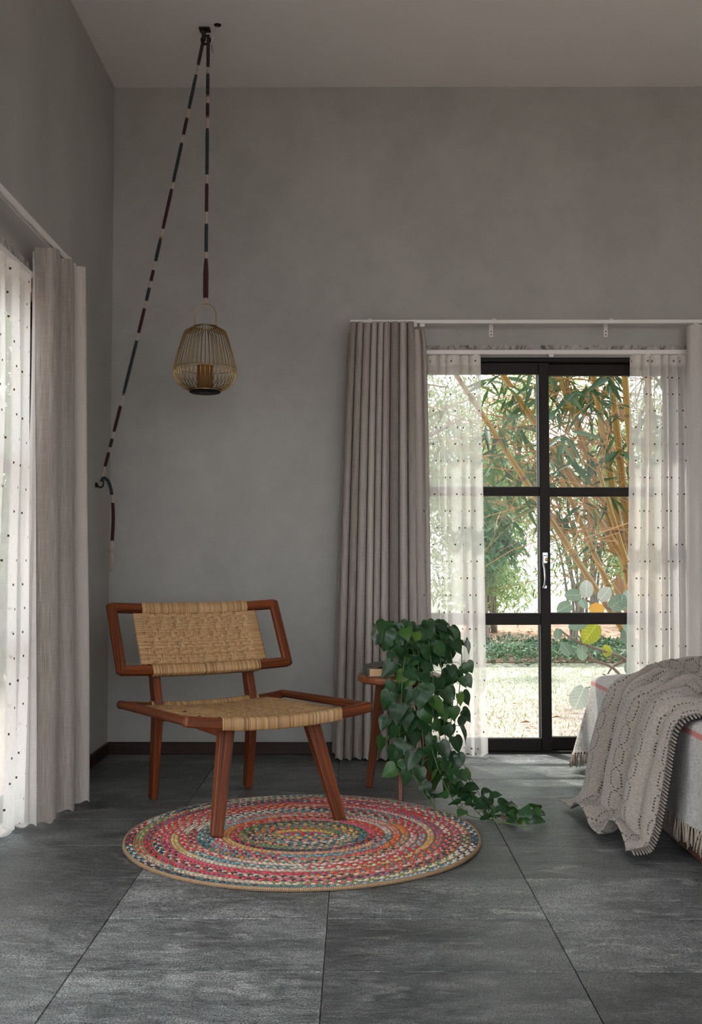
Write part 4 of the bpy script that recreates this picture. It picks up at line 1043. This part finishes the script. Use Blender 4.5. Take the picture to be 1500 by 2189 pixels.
# grass tufts on the lawn
M['grass'] = mat_leaf('grass_blade', (.26, .30, .14), (.58, .55, .42), .3, .6)
b = MB()
for i in range(9000):
    y = 5.9 + 5.2 * R.random() ** .8; x = R.uniform(.0, 1.0) * (.45 * y - .2) + .1
    p = V((x, y, GZ)); h_ = R.uniform(.012, .045); d = V((R.gauss(0, .5), R.gauss(0, .5), 1)).normalized()
    s = V((R.gauss(0, 1), R.gauss(0, 1), 0)).normalized() * .004; c_ = R.random()
    b.add([p - s, p + s, p + d * h_], [(0, 1, 2)], None, (c_, c_, c_), False)
tag(b.build('grass', M['grass'], None, 0), 'short sparse grass blades on the dry lawn', 'grass', None, 'stuff')
# fallen leaves near the door
M['dry_leaf'] = mat_leaf('dry_leaf', (.20, .085, .04), (.50, .30, .16), .15, .7)
b = MB()
for i in range(1600):
    y = R.uniform(11.6, 17); x = R.uniform(-.5, .5 * y)
    card(b, V((x, y, GZ + .02)), V((R.gauss(0, 1), R.gauss(0, 1), R.gauss(.1, .2))), V((0, 0, 1)) + rvec(.3), R.uniform(.05, .11), R.uniform(.025, .05), R.random())
for i in range(60):
    y = R.uniform(6.0, 9.5); x = R.uniform(.5, .42 * y)
    card(b, V((x, y, GZ + .012)), V((R.gauss(0, 1), R.gauss(0, 1), .1)), V((0, 0, 1)) + rvec(.3), R.uniform(.04, .09), R.uniform(.02, .035), R.random())
tag(b.build('leaf_litter', M['dry_leaf'], None, 0), 'fallen brown leaves under the shrubs and on the lawn', 'leaf litter', None, 'stuff')
# low ground cover hedge
M['hedge'] = mat_leaf('ground_cover_leaf', (.02, .065, .035), (.11, .2, .11), .25, .5)
b = MB()
for i in range(14000):
    x = R.uniform(-1.0, 7.0); y = 11.15 + 1.5 * R.random(); top = .20 + .07 * noise.noise(V((x * 2.2, y * 2.2, 0)))
    if y < 11.35: top *= .55 + (y - 11.15) * 2.2
    z = GZ + top * R.random() ** .45
    card(b, V((x, y, z)), V((R.gauss(0, .8), R.gauss(-.4, .7), R.gauss(.3, .5))), V((R.gauss(0, .5), -.3, 1)), R.uniform(.05, .085), R.uniform(.026, .042), min(1, max(0, R.gauss(.45, .25))))
tag(b.build('ground_cover', M['hedge'], None, 0), 'low band of bluish green ground cover behind the lawn', 'ground cover', None, 'stuff')

# bamboo clump
t = NT('golden_bamboo'); sp = t.n('SeparateXYZ', {0: t.uv()}); k = t.n('SeparateColor', {0: t.col()}).outputs[0]
st = t.noise(t.map(t.uv(), (1.5, 90, 1)), 1.0, 3, .6)
t.p(Base_Color=t.mix(k, t.ramp(st, [(.3, (.13, .11, .02)), (.5, (.30, .175, .035)), (.7, (.42, .26, .07))]), (.10, .065, .035)), Roughness=.35); M['bamboo'] = t.m
M['bleaf'] = mat_leaf('bamboo_leaf', (.010, .040, .018), (.045, .11, .042), .3, .45, usecol=False); M['bleaf2'] = mat_leaf('bamboo_leaf_far', (.012, .045, .018), (.07, .13, .05), .3, .45)
M['twig'] = plain('bamboo_twig', (.34, .16, .045), .55); M['sheath'] = mat_leaf('bamboo_sheath', (.12, .055, .028), (.34, .20, .125), .15, .7, usecol=False, vein=True)
BC = V((2.45, 8.5, GZ))
BM = thing('bamboo_clump', 'golden bamboo clump with green leaves outside the door', 'bamboo', BC)
def culm(p0, p1, r, bow=.06, n=18):
    pts, rs, cs = [], [], []; L = (p1 - p0).length; k = max(3, int(L / .30)); up = V((0, 0, 1))
    side = (p1 - p0).cross(V((0, 1, 0))).normalized()
    for i in range(k):
        for q, rm, dk in ((.0, 1.16, .9), (.035, 1.0, .55), (.07, .97, 0.0), (.5, .96, 0.0), (.93, .98, .0), (.965, 1.04, .25)):
            g = (i + q) / k; pts.append(p0.lerp(p1, g) - V((0, 0, 1)) * bow * 4 * g * (1 - g) * -1); rs.append(r * rm * (1 - .35 * g)); cs.append((dk, 0, 0))
    b = MB(); b.tube([p - BC for p in pts], rs, 9, cs); return b.build('culm', M['bamboo'], BM, 0), pts
CUL = [((1330, 1345), (1030, 886), 8.2, .028, .0), ((1345, 1210), (1062, 782), 8.5, .030, .0), ((1352, 1300), (1262, 770), 8.7, .036, .02), ((1365, 1330), (1300, 760), 8.9, .04, .01), ((1330, 1330), (1225, 1085), 8.6, .026, .02), ((1375, 1320), (1332, 760), 8.4, .035, 0),
       ((1350, 1260), (1190, 800), 8.9, .022, .03), ((1390, 1330), (1385, 760), 8.6, .036, 0), ((1410, 1330), (1430, 760), 8.8, .04, 0), ((1340, 1240), (1235, 900), 9.1, .02, .02), ((1335, 1200), (1165, 930), 9.2, .018, .0), ((1425, 1330), (1480, 760), 8.6, .035, 0), ((1362, 1280), (1290, 1040), 8.3, .022, .0), ((1355, 1230), (1315, 900), 9.2, .024, 0)]
nodes = []
for (a, c_, y, r, bow) in CUL:
    y -= .7; p0, p1 = at(a[0], a[1], y), at(c_[0], c_[1], y - .5); d = (p1 - p0)
    q0 = p0 - d * ((p0.z - GZ) / max(.3, d.z)) * 1.0
    q0 = V((BC.x + (q0.x - BC.x) * .3, y + .1, GZ)) if True else q0
    # lower stretch from the ground to the visible part
    top = p1 + d * .25
    culm(p0, top, r * .92, bow)
    b = MB(); b.tube([q0 - BC, q0.lerp(p0, .5) - BC + V((.02, 0, 0)), p0 - BC], [r * 1.15, r * 1.05, r], 9); b.build('culm_base', M['bamboo'], BM, 0)
    for i in range(14): nodes.append(p0.lerp(top, R.uniform(.1, 1)))
def sheath_mesh():
    m = MB(); rows = []
    for i in range(7):
        g = i / 6; w = math.sin(PI * min(1, .25 + g * .8)) ** .8 * (1 - g ** 4 * .8); rows.append([V((math.sin(a * 1.15) * .5 * w, -.22 * math.cos(a) * w, g)) for a in (-1.2, -.6, 0, .6, 1.2)])
    m.grid(rows, [[(p.x, p.z) for p in r] for r in rows]); return m.mesh('sheath', M['sheath'], 0)
SM = sheath_mesh()
for (px, py, y, s, ang) in ((1262, 860, 8.2, .22, .3), (1290, 945, 8.3, .34, -.2), (1318, 1120, 8.2, .30, .1), (1322, 1180, 8.2, .30, .5), (1268, 1095, 8.1, .26, 2.9), (1182, 1100, 8.0, .20, 2.7), (1325, 1270, 8.3, .26, .1), (1300, 990, 8.5, .26, -.1), (1338, 900, 8.3, .28, .4), (1226, 980, 8.4, .2, .5), (1330, 1040, 8.5, .24, 0), (1345, 1330, 8.2, .25, .0)):
    p = at(px, py, y); o = link('sheath', SM, BM); o.location = p - BC; o.rotation_euler = (R.gauss(0, .2), -ang, R.gauss(0, .4)); o.scale = (s * .36, s * .36, s * .72)
tw = MB(); ends = []
for i in range(150):
    p = R.choice(nodes) + rvec(.05); d = V((R.gauss(-.75, .6), R.gauss(-.1, .4), R.gauss(.15, .45))).normalized(); l = R.uniform(.35, 1.15)
    m = p + d * l * .5 + V((0, 0, .04)); e = p + d * l - V((0, 0, .05)); tw.tube([p - BC, m - BC, e - BC], [.0055, .004, .002], 4); ends += [e, m, p.lerp(e, .8)]
for i in range(170):
    p = at(R.uniform(1030, 1340), R.uniform(800, 1120), R.uniform(7.8, 9)); d = V((R.gauss(-.6, .7), R.gauss(0, .3), R.gauss(.3, .6))).normalized(); l = R.uniform(.2, .5); tw.tube([p - d * l - BC, p + V((0, 0, .03)) - BC, p + d * l - BC], [.0038, .003, .0016], 4); ends.append(p + d * .3)
tag(tw.build('twigs', M['twig'], BM, 0), None, None, None, 'stuff')
def blade(nm, mat, bend):
    m = MB(); rows = []
    for y_, w in ((0, .01), (.12, .06), (.35, .085), (.65, .06), (.88, .022), (1, .002)): rows.append([V((-w, y_, .02 - bend * y_ * y_)), V((0, y_, -bend * y_ * y_)), V((w, y_, .02 - bend * y_ * y_))])
    m.grid(rows, [[(p.x, p.y) for p in r] for r in rows]); return m.mesh(nm, mat, 0)
BLM = [blade('leaf', M['bleaf'], .15), blade('leaf', M['bleaf'], .35), blade('leaf', M['bleaf'], .05)]
far = MB(); nb = 0
spots = [e for e in ends if e.z > 1.15]; R.shuffle(spots)
xtra = [at(R.uniform(1020, 1480), R.uniform(770, 1000), R.uniform(7.0, 9.0)) for _ in range(46)] + [at(R.uniform(1020, 1480), R.uniform(1000, 1150), R.uniform(7.6, 9.2)) for _ in range(10)]
for e in xtra + spots[:150]:
    near = e.y < 8.6
    for k in range(R.randint(3, 6)):
        a = R.uniform(-1.3, 1.3); d = V((math.sin(a) * .8 + R.gauss(0, .15), R.gauss(-.15, .35), -math.cos(a) * .9 + .1)); l = R.uniform(.14, .27); n_ = V((R.gauss(0, .4), -.8, .5))
        if near and nb < 300:
            put_leaf(BM, BLM, e + rvec(.015), d, n_, l, BC); nb += 1
        elif R.random() < .55: card(far, e + rvec(.03) - BC, d, n_, l * .9, l * .13, min(1, max(0, R.gauss(.45, .3))))
for i in range(5200):                               # unseen upper foliage added to shade the garden
    e = V((R.uniform(1.3, 5.6), R.uniform(6.9, 12.5), 0)); e.z = 3.0 + 2.6 * R.random() + .25 * (e.y - 8)
    for k in range(3):
        a = R.uniform(-1.3, 1.3); card(far, e + rvec(.08) - BC, V((math.sin(a), R.gauss(-.1, .5), -math.cos(a) * .6)), V((R.gauss(0, .4), -.3, .9)), R.uniform(.22, .36), .045, min(1, max(0, R.gauss(.45, .3))))
far.build('foliage', M['bleaf2'], BM, 0, 'stuff')

# big-leaved shrub by the door
M['bigleaf'] = mat_leaf('sea_grape_leaf', (.05, .11, .08), (.20, .27, .22), .2, .35, usecol=False, vein=True); M['bigleaf2'] = mat_leaf('sea_grape_yellow', (.22, .26, .02), (.34, .34, .04), .4, .35, usecol=False, vein=True); M['orangeleaf'] = mat_leaf('sea_grape_orange', (.70, .30, .04), (.80, .42, .08), .4, .4, usecol=False)
M['branch'] = plain('shrub_branch', (.20, .145, .12), .7)
SB = thing('sea_grape_shrub', 'grey-branched shrub with big round leaves outside the door', 'shrub', (1.95, 6.9, GZ)); SO = V((1.95, 6.9, GZ))
for pts_, r in ((((1395, 1480, 6.9), (1340, 1412, 6.9), (1290, 1392, 6.85), (1230, 1370, 6.8), (1195, 1345, 6.75)), .013), (((1345, 1470, 6.85), (1310, 1428, 6.85), (1270, 1412, 6.85), (1255, 1395, 6.8)), .012), (((1330, 1415, 6.9), (1310, 1425, 6.9), (1298, 1442, 6.9)), .010),
                (((1370, 1340, 7.2), (1300, 1300, 7.2), (1250, 1283, 7.2)), .012), (((1420, 1500, 7.0), (1380, 1400, 7.1), (1370, 1340, 7.2)), .016), (((1300, 1300, 7.2), (1270, 1260, 7.2)), .007), (((1345, 1470, 6.8), (1290, 1468, 6.75), (1252, 1470, 6.7)), .006)):
    b = MB(); ps = [at(*q) - SO for q in pts_]; b.tube(smooth(ps, 4), [r * (1 - .5 * i / (4 * (len(ps) - 1))) for i in range(4 * (len(ps) - 1) + 1)], 7); b.build('branch', M['branch'], SB, 0)
b = MB(); b.tube([V((2.1, 7.0, GZ)) - SO, at(1400, 1490, 6.95) - SO], .02, 7); b.build('branch', M['branch'], SB, 0)
def round_leaf(nm, mat):
    m = MB(); rows = []
    for i in range(9):
        g = i / 8; w = .42 * math.sin(PI * min(1, .06 + g * .94)) ** .62; rows.append([V((w * s, g - .08 * (abs(s) ** 2) * (1 if g < .3 else 0), .10 * abs(s) * w - .10 * g * g)) for s in (-1, -.6, 0, .6, 1)])
    m.grid(rows, [[(p.x, p.y) for p in r] for r in rows]); return m.mesh(nm, mat, 0)
M['paleleaf'] = mat_leaf('sea_grape_pale', (.36, .40, .38), (.46, .50, .47), .3, .4, usecol=False, vein=True)  # pale tone paints in the backlit look of some leaves
RL = {'p': round_leaf('leaf', M['paleleaf']), 'g': round_leaf('leaf', M['bigleaf']), 'y': round_leaf('leaf', M['bigleaf2']), 'o': round_leaf('leaf', M['orangeleaf'])}
for (px, py, y, s, dx, dz, k) in ((1275, 1335, 6.8, .20, -.6, -.75, 'y'), (1215, 1335, 6.8, .17, .9, .25, 'g'), (1218, 1400, 6.8, .13, -.5, .8, 'g'), (1243, 1380, 6.8, .13, .1, -1, 'g'), (1300, 1322, 6.85, .12, .9, .1, 'o'), (1335, 1320, 6.85, .16, .3, -.5, 'g'), (1252, 1276, 7.15, .15, .05, 1, 'p'), (1283, 1282, 7.15, .14, .6, .8, 'p'),
                                  (1240, 1272, 7.15, .14, -1, .0, 'g'), (1240, 1282, 7.15, .10, .5, -.8, 'g'), (1305, 1300, 7.1, .17, .6, .5, 'g'), (1335, 1300, 7.1, .16, .2, .8, 'g'), (1260, 1306, 7.1, .14, .9, .2, 'o'), (1220, 1292, 7.1, .14, -.8, -.4, 'g'), (1300, 1402, 6.85, .10, -.3, .9, 'y'), (1248, 1470, 6.7, .20, -.42, -.9, 'p'), (1345, 1440, 6.8, .14, .2, .9, 'g'),
                                  (1345, 1375, 6.9, .14, -.3, .9, 'g'), (1370, 1400, 6.9, .16, .5, .6, 'g'), (1195, 1345, 6.75, .09, -.3, -1, 'g')):
    put_leaf(SB, [RL[k]], at(px, py, y), V((dx, R.gauss(-.1, .15), dz)), V((R.gauss(0, .25), -1, .35)), s * .78, SO)

# shrubs and trees beyond the lawn
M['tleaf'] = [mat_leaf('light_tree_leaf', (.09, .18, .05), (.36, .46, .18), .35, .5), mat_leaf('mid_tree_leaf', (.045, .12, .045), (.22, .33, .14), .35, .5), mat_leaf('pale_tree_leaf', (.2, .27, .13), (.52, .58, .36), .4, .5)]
M['bark'] = plain('grey_bark', (.21, .185, .165), .85)
def tree(name, label, x, y, h_, spread, ns, nl, kind, leaf=(.06, .1), low=.25, grp='shrubs and trees in the garden'):
    base = V((x, y, GZ)); T_ = thing(name, label, 'tree', base, 0, grp); tips = []
    for i in range(ns):
        a = R.uniform(0, 2 * PI); s = spread * R.uniform(.3, 1); top = V((math.cos(a) * s, math.sin(a) * s * .6, h_ * R.uniform(.7, 1)))
        r0 = V((R.uniform(-.15, .15), R.uniform(-.15, .15), 0)); m = r0.lerp(top, .5) + V((math.cos(a) * -.12, 0, h_ * .06)); pts = smooth([r0, m, top], 5)
        b = MB(); b.tube(pts, [.022 * (1 - .8 * k / (len(pts) - 1)) for k in range(len(pts))], 5); b.build('stem', M['bark'], T_, 0)
        for k in range(5):
            g = R.uniform(low, 1); p = r0.lerp(top, g); d = V((R.gauss(0, 1), R.gauss(0, .6), R.gauss(.4, .5))).normalized() * R.uniform(.2, .7) * spread * .6
            tips += [p, p + d, p + d * .6]
    b = MB()
    for i in range(nl):
        p = R.choice(tips) + rvec(.13 * max(.8, spread)); 
        if p.z < h_ * low * .6: continue
        card(b, p, V((R.gauss(0, 1), R.gauss(-.2, .6), R.gauss(-.5, .6))), V((R.gauss(0, .5), -.5, .8)), R.uniform(*leaf), R.uniform(*leaf) * .30, min(1, max(0, R.gauss(.5, .27))))
    b.build('foliage', M['tleaf'][kind], T_, 0, 'stuff')
tree('slender_tree', 'feathery young tree left of the door mullion', 1.55, 13.2, 3.3, .8, 13, 3800, 1, low=.3)
tree('slender_tree', 'grey-stemmed shrub seen right of the mullion', 2.85, 13.0, 2.7, .9, 16, 3600, 0, low=.45)
tree('slender_tree', 'pale green shrub seen through the left sheer', .35, 14.2, 3.0, .9, 8, 6500, 0, low=.15)
tree('slender_tree', 'leafy shrub behind the bamboo stems', 4.2, 13.8, 3.4, 1.1, 9, 7000, 1)
tree('slender_tree', 'light green tree far behind the left pane', 2.1, 16.5, 3.9, 1.5, 12, 7000, 0, (.08, .14), .06)
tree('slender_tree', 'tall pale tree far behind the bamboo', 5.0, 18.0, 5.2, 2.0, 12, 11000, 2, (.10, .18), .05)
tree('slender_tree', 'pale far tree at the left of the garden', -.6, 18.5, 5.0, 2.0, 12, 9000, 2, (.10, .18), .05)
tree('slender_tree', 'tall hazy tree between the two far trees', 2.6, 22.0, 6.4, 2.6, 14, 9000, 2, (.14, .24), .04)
tree('slender_tree', 'bushy tree behind the right sheer', 7.0, 15.0, 4.2, 1.5, 9, 7000, 1, (.08, .13), .10)
tree('slender_tree', 'added dense tree darkening the left wall sheer', -3.3, 9.5, 5.0, 1.5, 10, 9000, 1, (.10, .17), .04)  # added tree, darkens what shows through the left sheer
tree('slender_tree', 'added taller tree darkening the left wall sheer', -5.2, 13.5, 6.5, 2.0, 10, 9000, 1, (.13, .22), .03)  # second added tree, closes off bright sky behind the sheer
tree('slender_tree', 'added leafy shrub dimming the left window', -3.9, 5.8, 3.4, 1.3, 9, 8000, 1, (.08, .14), .03)  # shrub put in to cut the light at the left window
tree('slender_tree', 'added close shrub shading the left window sheer', -2.9, 4.1, 3.2, .8, 9, 6000, 1, (.07, .12), .03)  # shrub put in close by to shade the sheer
# dark leafy spray hanging at the upper left of the view
b = MB(); DS = thing('dark_leaf_tree', 'dark-leaved tree whose sprays hang in the left pane', 'tree', (.2, 11.0, GZ)); DO = V((.2, 11.0, GZ))
b.tube([V((0, 0, 0)), V((.05, 0, 1.2)), V((.3, -.1, 2.3)), V((.9, -.2, 2.6))], [.06, .05, .035, .015], 7); b.build('trunk', M['bark'], DS, 0)
b = MB()
for (px, py, sp_) in ((1040, 1075, .16), (1062, 1100, .14), (1075, 1160, .12), (1030, 1110, .2), (1010, 1080, .25), (980, 1050, .3), (1050, 1140, .15), (1082, 1172, .08)):
    c_ = at(px, py, 10.6)
    for i in range(130): card(b, c_ + rvec(sp_) * .8 - DO, V((R.gauss(.3, .8), R.gauss(0, .5), R.gauss(-.8, .4))), V((R.gauss(0, .4), -.8, .6)), R.uniform(.07, .12), .03, R.random())
M['darkleaf'] = mat_leaf('dark_leaf', (.02, .07, .03), (.10, .20, .09), .2, .4); b.build('foliage', M['darkleaf'], DS, 0, 'stuff')
